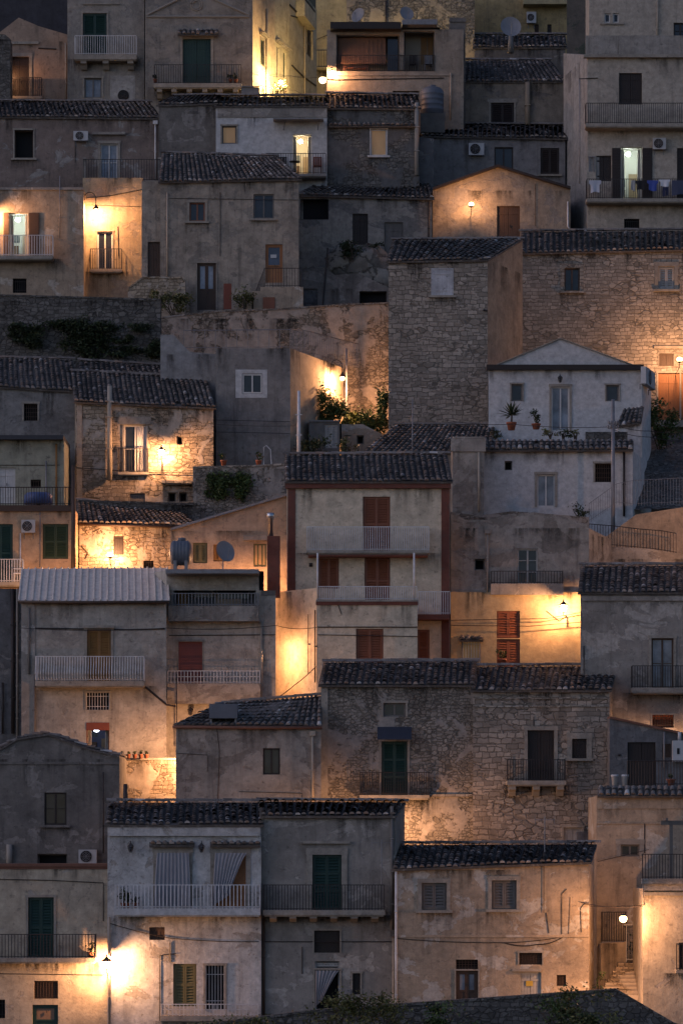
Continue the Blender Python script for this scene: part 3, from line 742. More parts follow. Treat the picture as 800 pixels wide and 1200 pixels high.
AC_W = paint('ac_casing', (.42, .42, .42), .5, 0, .3); AC_G = 'air conditioners on the walls'
def ac_unit(pl, x0, y0, x1, y1, label, off=.08):
    a = pl.uz(x0, y1, off+.3); b = pl.uz(x1, y0, off+.3); u0, z0, u1, z1 = a[0], a[1], b[0], b[1]
    o = empty('air_conditioner', pl.w((u0+u1)/2, z0, off), label, 'air conditioner', AC_G)
    m = MB(); m.pbox(pl, u0, u1, z0, z1, off, off+.28); m.pbox(pl, u0+.01, u1-.01, z1-.05, z1-.03, off+.28, off+.29); m.build('casing', AC_W, o)
    cu, cz = u0+(u1-u0)*.42, (z0+z1)/2; R = min((u1-u0)*.36, (z1-z0)*.42); m = MB()
    for rr in (R, R*.72, R*.45, R*.2):
        m.tube([pl.w(cu+math.cos(k*math.pi/10)*rr, cz+math.sin(k*math.pi/10)*rr, off+.3) for k in range(21)], .012, 4, cap=False)
    for k in range(8): m.tube([pl.w(cu, cz, off+.305), pl.w(cu+math.cos(k*math.pi/4)*R, cz+math.sin(k*math.pi/4)*R, off+.305)], .008, 4)
    m.build('fan_grille', GREY_IRON, o)
    m = MB(); n = 20; m.face([pl.w(cu+math.cos(k*2*math.pi/n)*R, cz+math.sin(k*2*math.pi/n)*R, off+.286) for k in range(n)]); m.build('fan_opening', DARK, o)
    m = MB()
    for u in (u0+.12, u1-.12): m.pbox(pl, u-.02, u+.02, z0-.05, z0, -.01, off+.27); m.pbox(pl, u-.02, u+.02, z0-.3, z0-.05, -.01, .03)
    m.build('bracket', GREY_IRON, o); return o

DISH = paint('dish_paint', (.19, .19, .20), .5, 0, .3)
def dish(px, py, Y, r, label, yaw=-.5, foot=1.0):
    c = P(px, py, Y); o = empty('satellite_dish', c+Vector((0, .15, -foot)), label, 'satellite dish', 'satellite dishes on the roofs')
    f = Vector((math.sin(yaw), -math.cos(yaw), .35)).normalized(); a = f.cross(Vector((0, 0, 1))).normalized(); b = a.cross(f)
    m = MB(); K, N = 5, 20; vs = []
    for i in range(K+1):
        rr = r*i/K
        for k in range(N): vs.append(c+a*math.cos(2*math.pi*k/N)*rr*.92+b*math.sin(2*math.pi*k/N)*rr+f*(.22*r*(i/K)**2))
    fs = [(i*N+k, i*N+(k+1) % N, (i+1)*N+(k+1) % N, (i+1)*N+k) for i in range(K) for k in range(N)]
    m.idx(vs, fs, .5, True); k = len(vs); m.idx([v-f*.02 for v in vs], [q[::-1] for q in fs], .5, True); m.build('reflector', DISH, o)
    m = MB(); tip = c+f*r*.85-b*r*.1; m.tube([c-b*r*.9+f*.2*r, tip], .015, 5); m.box(tip, .09, .09, .09); m.build('feed_arm', GREY_IRON, o)
    m = MB(); m.tube([c-f*.05, c-f*.16, c-f*.16+Vector((0, 0, -foot))], .035, 6); m.build('mount', GREY_IRON, o); return o

TANK = paint('tank_plastic', (.10, .11, .13), .5, 0, .3)
def tank_v(px, py_top, py_bot, Y, r, label, mat=None):
    b = P(px, py_bot, Y); t = P(px, py_top, Y); h = t.z-b.z
    o = empty('water_tank', b, label, 'water tank', 'water tanks on the roofs'); m = MB()
    prof = [(r*.9, .0), (r, .06)]
    for k in range(1, 5): prof += [(r, h*.18*k-.03), (r*1.03, h*.18*k), (r, h*.18*k+.03)]
    prof += [(r, h*.82), (r*.8, h*.93), (r*.35, h)]; m.lathe(b, prof, 24); m.build('tank_body', mat or TANK, o); m = MB(); m.box(b+Vector((0, 0, -.6)), r*2.1, r*2.1, 1.19); m.build('stand', darkp, o)
    m = MB(); m.lathe(b+Vector((0, 0, h)), [(r*.34, -.03), (r*.34, .06), (r*.3, .08)], 16); m.build('lid', mat or TANK, o)
    m = MB(); m.tube([b+Vector((r*.9, -.2, h*.1)), b+Vector((r*1.15, -.2, h*.1)), b+Vector((r*1.15, -.2, -.4))], .025, 6); m.build('outlet_pipe', GREY_IRON, o); return o
def tank_h(px, py, Y, r, L, label, mat=None):
    c = P(px, py, Y); o = empty('water_tank', c+Vector((0, 0, -r-.25)), label, 'water tank', 'water tanks on the roofs'); m = MB()
    prof = [(r*.3, -L/2-.12), (r*.8, -L/2-.04), (r, -L/2+.08)]
    for k in range(-2, 3): prof += [(r, k*L*.18-.03), (r*1.03, k*L*.18), (r, k*L*.18+.03)]
    prof += [(r, L/2-.08), (r*.8, L/2+.04), (r*.3, L/2+.12)]; m.lathe(c, prof, 24, axis='x'); m.build('tank_body', mat or TANK, o)
    m = MB(); m.lathe(c+Vector((.05, 0, r)), [(.2, -.05), (.2, .1), (.12, .13)], 14); m.build('lid', mat or TANK, o)
    for dx in (-L*.3, L*.3):
        m = MB(); m.box(c+Vector((dx, 0, -r*.85-.12)), .16, r*1.5, .5); m.build('leg', GREY_IRON, o)
    return o

# ------------------------------------------------------------------ greenery
def leaves(mb, c, rad, n, size, rn, flat=0.0, clump=10):
    cs = []
    for _ in range(clump):
        d = Vector((rn.gauss(0, 1), rn.gauss(0, 1), rn.gauss(0, 1))).normalized()*rn.uniform(.35, .95)
        cs.append((Vector((d.x*rad[0], d.y*rad[1], d.z*rad[2])), rn.uniform(.25, .5), rn.uniform(.2, .8)))
    for _ in range(n):
        cc, cr, ct = rn.choice(cs)
        p = Vector(c)+cc+Vector((rn.gauss(0, .5)*cr*rad[0], rn.gauss(0, .5)*cr*rad[1]*(1-flat), rn.gauss(0, .5)*cr*rad[2]))
        s_ = size*rn.uniform(.6, 1.4); a = Vector((rn.gauss(0, 1), rn.gauss(0, 1), rn.gauss(0, .7))).normalized()
        b = a.cross(Vector((rn.gauss(0, 1), rn.gauss(0, 1), rn.gauss(0, 1)))).normalized()
        mb.face([p-a*s_, p+b*s_*.45, p+a*s_, p-b*s_*.45], None, min(1, max(0, rn.gauss(ct, .2))))
LEAF = leafmat('leaf_green', (.06, .088, .028)); LEAF_D = leafmat('leaf_dark', (.030, .042, .018)); LEAF_Y = leafmat('leaf_olive', (.10, .10, .035))
BARK = paint('stem_bark', (.07, .05, .035), .9, 0, .5)
def bush(c, rad, n, size, label, mat=LEAF, name='bush', cat='bush', group=None, seed=1, stems=5):
    rn = random.Random(seed); o = empty(name, Vector(c)-Vector((0, 0, rad[2])), label, cat, group)
    m = MB(); leaves(m, c, rad, n, size, rn, clump=max(6, n//130)); m.build('foliage', mat, o)
    m = MB(); b = Vector(c)-Vector((0, 0, rad[2]*1.1))
    for k in range(stems):
        t = Vector(c)+Vector((rn.uniform(-.6, .6)*rad[0], rn.uniform(-.5, .5)*rad[1], rn.uniform(0, .5)*rad[2]))
        m.tube([b+Vector((rn.uniform(-.1, .1)*rad[0], 0, 0)), b.lerp(t, .5)+Vector((rn.uniform(-.1, .1), 0, .1)), t], [.035, .025, .01], 5)
    m.build('stem', BARK, o); return o
def ivy(pl, pts, n, size, label, mat=LEAF_D, name='ivy', seed=3, off=.25, group=None):
    """climber hanging on a wall: leaf sprays round pixel spots (x, y, rx, ry, weight)"""
    rn = random.Random(seed); c0 = pl.at(pts[0][0], pts[0][1], .1); o = empty(name, c0, label, name, group); m = MB(); tot = sum(p[4] for p in pts)
    for x, y, rx, ry, w in pts:
        c = pl.at(x, y, off*.6); k = pl.A.y/F
        leaves(m, c, (rx*k, off, ry*k), int(n*w/tot), size, rn, clump=max(5, int(n*w/tot/60)))
    m.build('foliage', mat, o); m = MB()
    for x, y, rx, ry, w in pts:
        for _ in range(2): m.tube([pl.at(x+rn.uniform(-.6, .6)*rx, y-ry, .06), pl.at(x+rn.uniform(-.3, .3)*rx, y, .1), pl.at(x+rn.uniform(-.8, .8)*rx, y+ry, .08)], .014, 4)
    m.build('stem', BARK, o); return o
POT = paint('terracotta_pot', (.26, .085, .045), .8, 0, .4)
def pot(c, r, h, label, plant='bush', n=120, mat=LEAF, ph=.5, group='potted plants', seed=1, potmat=None):
    rn = random.Random(seed); c = Vector(c); o = empty('potted_plant', c, label, 'potted plant', group)
    m = MB(); m.lathe(c, [(r*.68, 0), (r*.95, h*.8), (r*1.08, h*.82), (r*1.08, h), (r*.9, h), (r*.85, h*.9)], 14); m.build('pot', potmat or POT, o)
    if plant == 'none': return o
    m = MB()
    if plant == 'spiky':
        m2 = MB(); m2.tube([c+Vector((0, 0, h*.8)), c+Vector((.02, 0, h+ph*.35))], [.06, .05], 6); m2.build('stem', BARK, o)
        b = c+Vector((0, 0, h+ph*.35))
        for k in range(n):
            a = rn.uniform(0, 6.28); el = rn.uniform(-.1, 1.3); L = ph*rn.uniform(.6, .95)
            d = Vector((math.cos(a)*math.cos(el), math.sin(a)*math.cos(el), math.sin(el))); sd = d.cross(Vector((0, 0, 1))).normalized()*.04
            m.face([b-sd, b+d*L*.5+sd*1.2, b+d*L-Vector((0, 0, .06*L)), b+d*L*.5-sd*1.2], None, rn.random())
    else:
        leaves(m, c+Vector((0, 0, h+ph*.45)), (ph*.5, ph*.5, ph*.5), n, .07, rn, clump=7)
        m2 = MB()
        for k in range(4): m2.tube([c+Vector((0, 0, h*.8)), c+Vector((rn.uniform(-.3, .3)*ph, 0, h+ph*.6))], .012, 4)
        m2.build('stem', BARK, o)
    m.build('foliage', mat, o); return o

# ------------------------------------------------------------------ free-standing masonry
def wall(label, pts, base, Y, mat, Y1=None, thick=.55, name='stone_wall', cat='wall', cap=None, depth=None, group='free-standing walls on the slope'):
    """retaining or garden wall whose crest follows the pixel list"""
    h = House(label, pts[0][0], pts[-1][0], list(pts), base, Y, mat, Y1=Y1, depth=depth or thick, name=name, cat=cat, group=group, wall='masonry')
    if cap: h.flat(cap, .1, .05)
    else: h.roofk = ('flat', None, .1, .05)
    h.build(); return h
def fence(label, Y, pts0, pts1, step=.13, r=.016, iron=None, Y1=None, name='railing', cat='railing', rails=True):
    """picket railing: pts0 upper and pts1 lower pixel polylines with equal point counts"""
    iron = iron or IRON; n = len(pts0); Y1 = Y1 or Y
    def YY(i): return Y+(Y1-Y)*i/max(1, n-1)
    T = [P(x, y, YY(i)) for i, (x, y) in enumerate(pts0)]; B = [P(x, y, YY(i)) for i, (x, y) in enumerate(pts1)]
    o = empty(name, B[0], label, cat, 'railings along the lanes'); m = MB()
    for a, b in zip(T, T[1:]): m.tube([a, b], r*1.7, 5)
    m.build('top_rail', iron, o); m = MB()
    dz = Vector((0, 0, .08))
    for a, b in zip(B, B[1:]): m.tube([a+dz, b+dz], r*1.2, 5)
    m.build('bottom_rail', iron, o); m = MB()
    for a, b, c, d in zip(T, T[1:], B, B[1:]):
        k = max(1, round((b-a).length/step))
        for i in range(k+1): m.tube([c.lerp(d, i/k)-Vector((0, 0, .05)), a.lerp(b, i/k)], r, 4)
    m.build('bars', iron, o); return o
def cable(label, pts, Ys, sag=.25, r=.016, mat=None):
    q = [P(x, y, Y) for (x, y), Y in zip(pts, Ys)]; out = []
    for a, b in zip(q, q[1:]):
        for k in range(12):
            t = k/12; p = a.lerp(b, t); p.z -= sag*4*t*(1-t); out.append(p)
    out.append(q[-1]); m = MB(); m.tube(out, r, 5); o = m.build('overhead_cable', mat or IRON, None, q[0]); o['kind'] = 'thing'
    return tag(o, label, 'cable', 'cables strung between the houses')
def post(label, px, y0, y1, Y, r=.07, mat=None, name='utility_pole', cat='pole', arms=None, insul=False):
    t, b = P(px, y0, Y), P(px, y1, Y); b.z -= .3; o = empty(name, b, label, cat); m = MB(); m.tube([b, t], [r*1.25, r*.85], 10); m.build('shaft', mat or GREY_IRON, o)
    for (dy, L) in (arms or []):
        m = MB(); c = P(px, dy, Y); m.tube([c-Vector((L, .06, 0)), c+Vector((L, -.06, 0))], .03, 6)
        if insul:
            for k in (-1, -.4, .4, 1): m.lathe(c+Vector((k*L*.95, -.05, .02)), [(.03, 0), (.06, .03), (.04, .07), (.06, .1), (.02, .16)], 8)
        m.build('crossarm', mat or GREY_IRON, o)
    return o
def antenna(label, px, y0, y1, Y, n=5):
    t, b = P(px, y0, Y), P(px, y1, Y); o = empty('antenna', b, label, 'antenna', 'aerials on the roofs'); m = MB(); m.tube([b, t], .024, 6); m.build('mast', GREY_IRON, o); m = MB()
    c = t-Vector((0, 0, .15)); m.tube([c-Vector((.45, 0, 0)), c+Vector((.45, 0, 0))], .014, 4)
    for k in range(n):
        x = -.42+.84*k/(n-1); m.tube([c+Vector((x, -.02, -.18)), c+Vector((x, -.02, .18))], .009, 4)
    m.build('aerial', GREY_IRON, o); return o
def garment(pl, x0, y0, x1, y1, off, label, mat, shape='shirt', seed=1):
    rn = random.Random(seed); u0, z0 = pl.uz(x0, y1, off); u1, z1 = pl.uz(x1, y0, off); m = MB(); NX, NZ = 8, 8; ph = rn.random()*6
    def pt(i, j, o_):
        s_, t_ = i/NX, j/NZ; w = 1.0
        if shape == 'shirt': w = 1.0 if t_ < .3 else .72
        if shape == 'trousers': w = .8
        u = (u0+u1)/2+(s_-.5)*(u1-u0)*w; z = z1-(z1-z0)*t_*(1-.06*math.sin(s_*5+ph))
        return pl.w(u, z, off+.035*math.sin(s_*9+ph)*t_+o_)
    for o_ in (0, -.02):
        vs = [pt(i, j, o_) for j in range(NZ+1) for i in range(NX+1)]
        fs = []
        for j in range(NZ):
            for i in range(NX):
                if shape == 'trousers' and j > 2 and i == NX//2: continue
                q = (j*(NX+1)+i, j*(NX+1)+i+1, (j+1)*(NX+1)+i+1, (j+1)*(NX+1)+i); fs.append(q[::-1] if o_ == 0 else q)
        m.idx(vs, fs, .5, True)
    o = m.build('garment', mat, None, pl.w((u0+u1)/2, z1, off)); o['kind'] = 'thing'
    return tag(o, label, 'garment', 'washing on the balcony rail')
def curtain(pl, tl, tr, bl, br, off, mat, parent, folds=9, name='curtain', amp=.05):
    """hanging cloth between four pixel corners, pleated"""
    N, K = folds*6, 10; vs = []
    a, b = pl.uz(*tl, off), pl.uz(*tr, off); c, d = pl.uz(*bl, off), pl.uz(*br, off)
    for j in range(K+1):
        t = j/K
        for i in range(N+1):
            s_ = i/N; bend = t+(1-t)*0
            top = (a[0]+(b[0]-a[0])*s_, a[1]+(b[1]-a[1])*s_); bot = (c[0]+(d[0]-c[0])*s_, c[1]+(d[1]-c[1])*s_)
            e = t**.8
            vs.append(pl.w(top[0]+(bot[0]-top[0])*e, top[1]+(bot[1]-top[1])*t, off+amp*math.sin(s_*folds*2*math.pi)*(.4+.6*t)+.02*math.sin(s_*5+t*4)))
    m = MB(); m.idx(vs, [(j*(N+1)+i, (j+1)*(N+1)+i, (j+1)*(N+1)+i+1, j*(N+1)+i+1) for j in range(K) for i in range(N)], .5, True)
    return m.build(name, mat, parent)
def tile_strip(h, x0, ye, x1, yr, run=.9, off=.0, name='tiled_ledge'):
    """short tiled cornice on a facade"""
    pl = h.pl; a, b = pl.at(x0, ye, off+run), pl.at(x1, ye, off+run); c, d = pl.at(x0, yr, off), pl.at(x1, yr, off)
    m = MB(); tile_patch(m, a, b, c, d, h.seed+3, ridge=False); return m.build(name, ROOF_T, h.root)
# ================================================================== materials of this town
cream = plaster('cream_plaster', (.50, .41, .29), dirt_amt=.45, patch=(.42, .35, .27), patch_amt=.1, streak=.4)
white = plaster('white_plaster', (.56, .54, .51), dirt_amt=.45, patch=(.36, .32, .27), patch_amt=.12, streak=.5)
whitec = plaster('clean_white_plaster', (.53, .52, .505), dirt=(.33, .31, .30), dirt_amt=.2, streak=.2)
grey = plaster('grey_plaster', (.31, .275, .235), dirt_amt=.6, patch=(.40, .35, .29), patch_amt=.3)
grey2 = plaster('grey_flaking_plaster', (.36, .32, .27), dirt_amt=.6, patch=(.24, .20, .16), patch_amt=.5)
ochre = plaster('ochre_plaster', (.40, .31, .215), dirt_amt=.45, patch=(.47, .41, .33), patch_amt=.32)
tan = plaster('tan_plaster', (.40, .31, .215), dirt_amt=.5, patch=(.46, .39, .30), patch_amt=.3)
darkp = plaster('sooty_plaster', (.19, .17, .15), dirt=(.06, .055, .05), dirt_amt=.7, patch=(.25, .22, .19), patch_amt=.35)
darkb = plaster('blue_grey_plaster', (.15, .15, .155), dirt=(.05, .05, .05), dirt_amt=.6, patch=(.22, .21, .2), patch_amt=.2)
pinkp = plaster('pinkish_plaster', (.24, .185, .155), dirt=(.08, .065, .055), dirt_amt=.6, patch=(.29, .26, .23), patch_amt=.25)  # base colour darkened to carry the dimness of the upper rows
yellow = plaster('yellow_plaster', (.52, .38, .19), dirt=(.3, .22, .13), dirt_amt=.3, streak=.2)
greenish = plaster('pale_green_plaster', (.34, .33, .24), dirt_amt=.35, streak=.4)
stone_l = stone('pale_stone', (.33, .29, .235), dirt_amt=.45, rubble=.25)
stone_r = stone('rubble_stone', (.27, .235, .19), bw=.29, bh=.15, irregular=.16, dirt_amt=.6, render=(.30, .26, .215), render_amt=.35)
stone_d = stone('dark_stone', (.15, .14, .125), bw=.4, bh=.2, irregular=.14, dirt_amt=.7)
stone_b = stone('big_block_stone', (.34, .285, .225), bw=.55, bh=.25, joint=.024, irregular=.13, dirt_amt=.55, rubble=.2)
stone_o = stone('golden_stone', (.36, .28, .19), bw=.42, bh=.2, irregular=.12, dirt_amt=.4, render=(.42, .34, .25), render_amt=.35, rubble=.3)
brickred = plaster('red_brown_plaster', (.19, .062, .04), dirt_amt=.3, streak=.3)
coping_red = paint('red_coping', (.16, .075, .05), .85, 0, .4)
M_green = paint('green_shutter', (.010, .036, .028), .5, 0, .35)
M_olive = paint('olive_shutter', (.12, .11, .05), .6, 0, .4)
M_brown = paint('brown_wood', (.06, .035, .022), .6, 0, .4)
M_dbrown = paint('dark_brown_wood', (.022, .014, .011), .6, 0, .4)
M_rust = paint('red_brown_shutter', (.20, .068, .032), .55, 0, .3)
M_red = paint('red_door', (.16, .04, .02), .6, 0, .35)
M_orange = paint('orange_wood', (.26, .11, .04), .6, 0, .35)
M_ochre = paint('ochre_shutter', (.22, .11, .03), .6, 0, .3)
M_grey = paint('grey_wood', (.13, .12, .11), .7, 0, .5)
M_wornwhite = paint('worn_white_wood', (.34, .33, .31), .6, 0, .5)
M_blueblind = paint('roller_blind', (.20, .06, .05), .6, 0, .2)
CLOTH = paint('grey_cloth', (.26, .26, .28), .9, 0, .2)
CLOTH_W = paint('pale_cloth', (.38, .38, .40), .9, 0, .2)
STEEL = paint('steel_flue', (.5, .5, .5), .3, .9, .2)
LIT_W = emit('lit_curtain', (1.0, .74, .42), .55, .5)
LIT_O = emit('dim_lit_blind', (1.0, .6, .28), .04, .6)
LIT_G = emit('cool_lit_blind', (.8, 1.0, .86), .7, .4)
LAMP_W = emit('room_lamp_warm', (1.0, .80, .5), 80)
LAMP_C = emit('room_lamp_cool', (.88, 1.0, .88), 62)
ROOM = paint('room_walls', (.55, .5, .42), .9, 0, .1)
ROOM_C = paint('cool_room_walls', (.55, .55, .52), .9, 0, .1)
METAL_ROOF = paint('sheet_metal_roof', (.66, .57, .48), .55, .0, .4, (.2, .14, .10))

# ================================================================== bottom row
H = House('cream flat-roofed house with a dark green shutter door over an iron balcony, lower left corner', -40, 126, 1016, 1215, 150, cream, depth=5.5)
H.flat(coping_red, .13, .1)
H.win(33, 1052, 63, 1123, 'shutter', M_green, surround=.1)
H.win(40, 1150, 68, 1171, 'grate', M_brown, rows=8, pane=paint('vent_board', (.16, .09, .05)))
H.win(38, 1178, 68, 1213, 'panel', M_green, cols=1, pane=paint('dull_panel', (.18, .12, .08)))
H.win(-14, 1172, 6, 1194, 'grate', IRON)
H.build(); h_b1 = H
H.balcony(-40, 112, 1123, 1128, 1095, .85, step=.14)
H.wire([(-40, 1030), (60, 1032), (121, 1035), (121, 1080)], .018); H.wire([(-40, 1141), (120, 1143)], .014)
H.band(-40, 1016, 126, 1019, .04, coping_red, 'string_course')
lantern(H.pl, 125, 1131, .95, 'glowing wall lantern on the corner between the cream house and the white house', 1.35)
pot(H.pl.at(106, 1123, .55), .14, .26, 'terracotta pot with a small plant on the cream house balcony', n=60, ph=.5, seed=4)

H = House('white house with two curtained balcony doors under a tiled roof', 126, 306, 968, 1215, 149.7, white, depth=4.3)
H.shed(130, 941, 305, 941)
H.win(185, 1000, 220, 1064, 'glass', WHITE_WOOD, surround=.2); H.win(252, 1000, 288, 1064, 'panel', M_orange, surround=.2)
H.win(175, 1087, 193, 1102, 'planks', M_brown); H.win(203, 1130, 230, 1180, 'shutter', M_olive, rows=2); H.win(241, 1132, 263, 1184, 'grate', WHITE_IRON, surround=.09)
H.build(); h_b3 = H
H.band(127, 969, 305, 980, .14, white); H.balcony(134, 305, 1065, 1073, 1037, .95, whitec, WHITE_IRON, step=.16, r=.02)
H.balcony(188, 303, 1191, 1197, 1177, .35, CASING, WHITE_IRON, step=.16, mid=True)
tile_strip(H, 175, 991, 228, 987, .28, 0, 'door_canopy'); tile_strip(H, 246, 991, 305, 987, .28, 0, 'door_canopy')
curtain(H.pl, (184, 1000), (221, 1000), (180, 1063), (224, 1063), .2, CLOTH, H.root, 9)
curtain(H.pl, (252, 1000), (289, 1000), (249, 1062), (268, 1050), .2, CLOTH, H.root, 8)
H.wire([(127, 1082), (200, 1100), (303, 1104)], .016, sag=.05); H.wire([(187, 1197), (187, 1120), (206, 1118)], .018)
H.wire([(199, 1105), (199, 1128)], .02); H.pipe(128, 1075, 1215, .05)
for x, w in ((153, 'left'), (236, 'right')):
    lantern(H.pl, x, 994, .32, 'unlit dark lantern on the white house, ' + ('beside the roof end' if w == 'left' else 'between the two curtained doors'), lit=False, r=.11)
for i, x in enumerate((145, 150, 159)): pot(H.pl.at(x, 1065, .5), .13, .24, ['potted shrub at the left end of the white balcony', 'low potted plant second from the left end of the white balcony', 'small pot beside the curtain on the white balcony'][i], n=(110, 60, 50)[i], mat=LEAF_D, ph=(.75, .35, .3)[i], seed=20+i)

H = House('grey house with green shutters behind a long stone balcony, right of the curtained white house', 306, 463, 958, 1215, 150, grey, depth=4.4, skew=1.0)
H.shed(303, 940, 474, 941, side=.05)
H.win(366, 1002, 400, 1067, 'shutter', M_green, surround=.25, proud=.07, rows=3)
H.win(368, 1091, 398, 1117, 'roller', M_dbrown, surround=.07); H.win(369, 1137, 398, 1205, 'dark', WHITE_WOOD, surround=.07)
H.win(413, 1141, 422, 1166, 'planks', M_dbrown, cols=1, surround=.07)
H.win(369, 1127, 398, 1135, 'planks', M_wornwhite, cols=1)
H.build(); h_b4 = H
H.balcony(308, 451, 1067, 1073, 1037, .9, brackets=[(x, 8, 1081) for x in (320, 343, 367, 391, 415, 439)], step=.13)
H.band(352, 986, 410, 989, .16, CASING, 'door_cornice')
curtain(H.pl, (370, 1138), (397, 1138), (370, 1180), (378, 1172), .06, CLOTH, H.root, 6)
H.wire([(308, 1104), (460, 1104)], .02); H.pipe(309, 1076, 1215, .055, M_brown); H.pipe(459, 945, 1098, .07, darkp); H.pipe(461, 1098, 1215, .06)
H.band(457, 1090, 468, 1098, .25, darkp, 'rain_hopper'); H.wire([(354, 1110), (354, 1142)], .02)
m = MB(); m.pbox(H.pl, *H.rect(404, 1160, 411, 1167, .12), 0, .14); m.build('meter_box', GREY_IRON, H.root)
antenna('tall thin aerial on the corner of the grey balcony house', 447, 984, 1064, 149.2, 4)

H = House('ochre two-storey house with louvred windows and flaking paint above the foreground wall', 463, 690, [(463, 1020), (690, 1012)], 1215, 148.6, ochre, depth=4.3, skew=.85)
H.shed(470, 991, 696, 990, eave=.2)
H.win(494, 1035, 523, 1067, 'shutter', M_grey, surround=.16, sill=True); H.win(576, 1032, 605, 1066, 'shutter', M_grey, surround=.16, sill=True)
H.win(534, 1125, 560, 1137, 'grate', M_brown, rows=4); H.win(534, 1138, 560, 1182, 'panel', M_brown, pane=PALE, surround=.06)
H.win(608, 1117, 635, 1131, 'grate', M_brown, rows=5, pane=paint('rust_panel', (.2, .1, .06)), surround=.06); H.win(609, 1140, 634, 1185, 'planks', M_wornwhite)
H.win(652, 1143, 663, 1156, 'grate', M_brown, rows=4, pane=paint('rust_panel', (.2, .1, .06)))
H.build(); h_b5 = H
H.band(463, 1096, 690, 1099, .05, ochre, 'string_course'); H.band(600, 1136, 634, 1139, .12, CASING, 'door_lintel')
H.balcony(530, 563, 1176, 1179, 1173, .12, CASING, WHITE_IRON, sides=False); H.pipe(463.8, 1020, 1215, .05, WHITE_IRON)
H.wire([(463, 1100), (590, 1105), (660, 1098), (688, 1096)], .016, sag=.06); H.wire([(590, 1105), (630, 1107), (660, 1098)], .022, sag=.1)
H.wire([(658, 1095), (658, 1048), (664, 1042)], .014); H.wire([(666, 1095), (668, 1052)], .011); H.wire([(681, 1093), (680, 1065), (684, 1060), (690, 1060)], .015); H.wire([(637, 1000), (637, 1070)], .018, .06); H.wire([(640, 1070), (643, 1094)], .016)
m = MB(); m.pbox(H.pl, *H.rect(616, 1150, 624, 1156, -.08), -.11, -.07); m.build('notice', paint('yellow_notice', (.45, .3, .04)), H.root)
antenna('thin mast rising over the roof of the ochre louvred house', 638, 957, 1010, 150.5, 3)

# foreground wall and weeds
W = wall('dark stone boundary wall rising to a point along the bottom edge', [(-30, 1232), (110, 1212), (250, 1202), (365, 1187), (722, 1162), (790, 1202), (860, 1225)], 1240, 140.5, stone_d, thick=.6, cap=stone_d)
for i, (x, y, rx, rz, n, mt) in enumerate(((395, 1180, 1.6, 1.0, 1500, LEAF_Y), (448, 1186, 1.4, .9, 1100, LEAF_Y), (520, 1190, 1.6, .8, 1000, LEAF), (655, 1186, 1.6, 1.0, 1400, LEAF), (690, 1182, 1.5, 1.0, 1200, LEAF_Y), (270, 1201, 1.8, .6, 800, LEAF_Y))):
    bush(P(x, y+6, 138.6), (rx, .5, rz), n, .075, ['bushy weed under the curtained doorway, in front of the boundary wall', 'olive weed left of the ochre house drainpipe, before the wall', 'low weed in front of the wall below the panelled door', 'spreading weed before the wall, right of the white door', 'tall olive weed under the peak of the boundary wall', 'low weed at the bottom edge below the white house railing'][i], mt, 'weed', 'weed', 'weeds before the boundary wall', 50+i)

# lane on the lower right
H = House('weathered tan house behind the lane with a tile-topped terrace wall', 699, 830, 933, 1150, 154.6, tan, depth=5.4)
H.win(727, 990, 749, 1004, 'glass', M_grey, surround=.2, rows=1)
H.build(); h_b9 = H
H.band(700, 934, 830, 948, .05, tan, 'frieze'); H.band(700, 964, 830, 966, .05, tan, 'string_course'); tile_strip(H, 700, 933, 830, 922, .6, -.25)
H.balcony(705, 734, 1104, 1107, 1069, .5, CASING, step=.1); H.wire([(700, 1010), (760, 996)], .015, .2); H.wire([(755, 965), (755, 1000)], .03)
W = wall('low plastered wall under the small iron balcony at the end of the lane', [(704, 1106), (734, 1104)], 1160, 153.2, tan, thick=.9)
lane_lamp = globe_lamp(Plane(700, 146.6, 760, 146.6), 730, 1077, .1, 'bright lamp hanging over the narrow stepped lane, lower right', .9, arm=False, r=.17)
cable('two-strand wire carrying the lane lamp', [(690, 1062), (730, 1062), (758, 1060)], [148.6, 146.6, 147.5], .04)
cable('slack wire crossing the lane above the lamp', [(680, 1058), (756, 1062)], [148.5, 147.5], .12)
globe_lamp(Plane(680, 146.9, 720, 146.9), 698, 1178, .1, 'lamp standing low behind the boundary wall, lighting the ochre louvred house', .33, arm=False)
globe_lamp(Plane(750, 150.6, 790, 150.6), 762, 1110, .05, 'unseen lamp added behind the pale corner house to brighten the lane', .4, arm=False)  # unseen lamp added to brighten the inside of the lane
# gate with ironwork and stair
o = empty('iron_gate', P(742, 1128, 152.5), 'ornate iron garden gate at the top of the lane steps', 'gate'); pg = Plane(732, 152.5, 756, 152.5); m = MB()
u0, u1, z0, z1 = [*pg.uz(733, 1128), *pg.uz(755, 1085)][0], pg.uz(755, 1085)[0], pg.uz(733, 1128)[1], pg.uz(755, 1085)[1]
m.pbox(pg, u0, u0+.05, z0, z1, -.02, .02); m.pbox(pg, u1-.05, u1, z0, z1, -.02, .02); m.pbox(pg, u0-.1, u1+.1, z1, z1+.07, -.05, .05); m.pbox(pg, u0+.05, u1-.05, z0+.1, z0+.14, -.02, .02); m.build('gate_frame', GREY_IRON, o)
m = MB()
for k in range(5):
    u = u0+.1+(u1-u0-.2)*k/4; m.tube([pg.w(u, z0+.1, 0), pg.w(u, z1, 0)], .012, 4)
for k in range(4):
    for q in range(4):
        cu, cz = u0+.12+(u1-u0-.24)*(k+.5)/4, z0+.25+(z1-z0-.4)*(q+.5)/4; m.tube([pg.w(cu+math.cos(a*.7)*.09*(1-a*.06), cz+math.sin(a*.7)*.12*(1-a*.06), 0) for a in range(11)], .012, 4)
m.build('scrollwork', GREY_IRON, o)
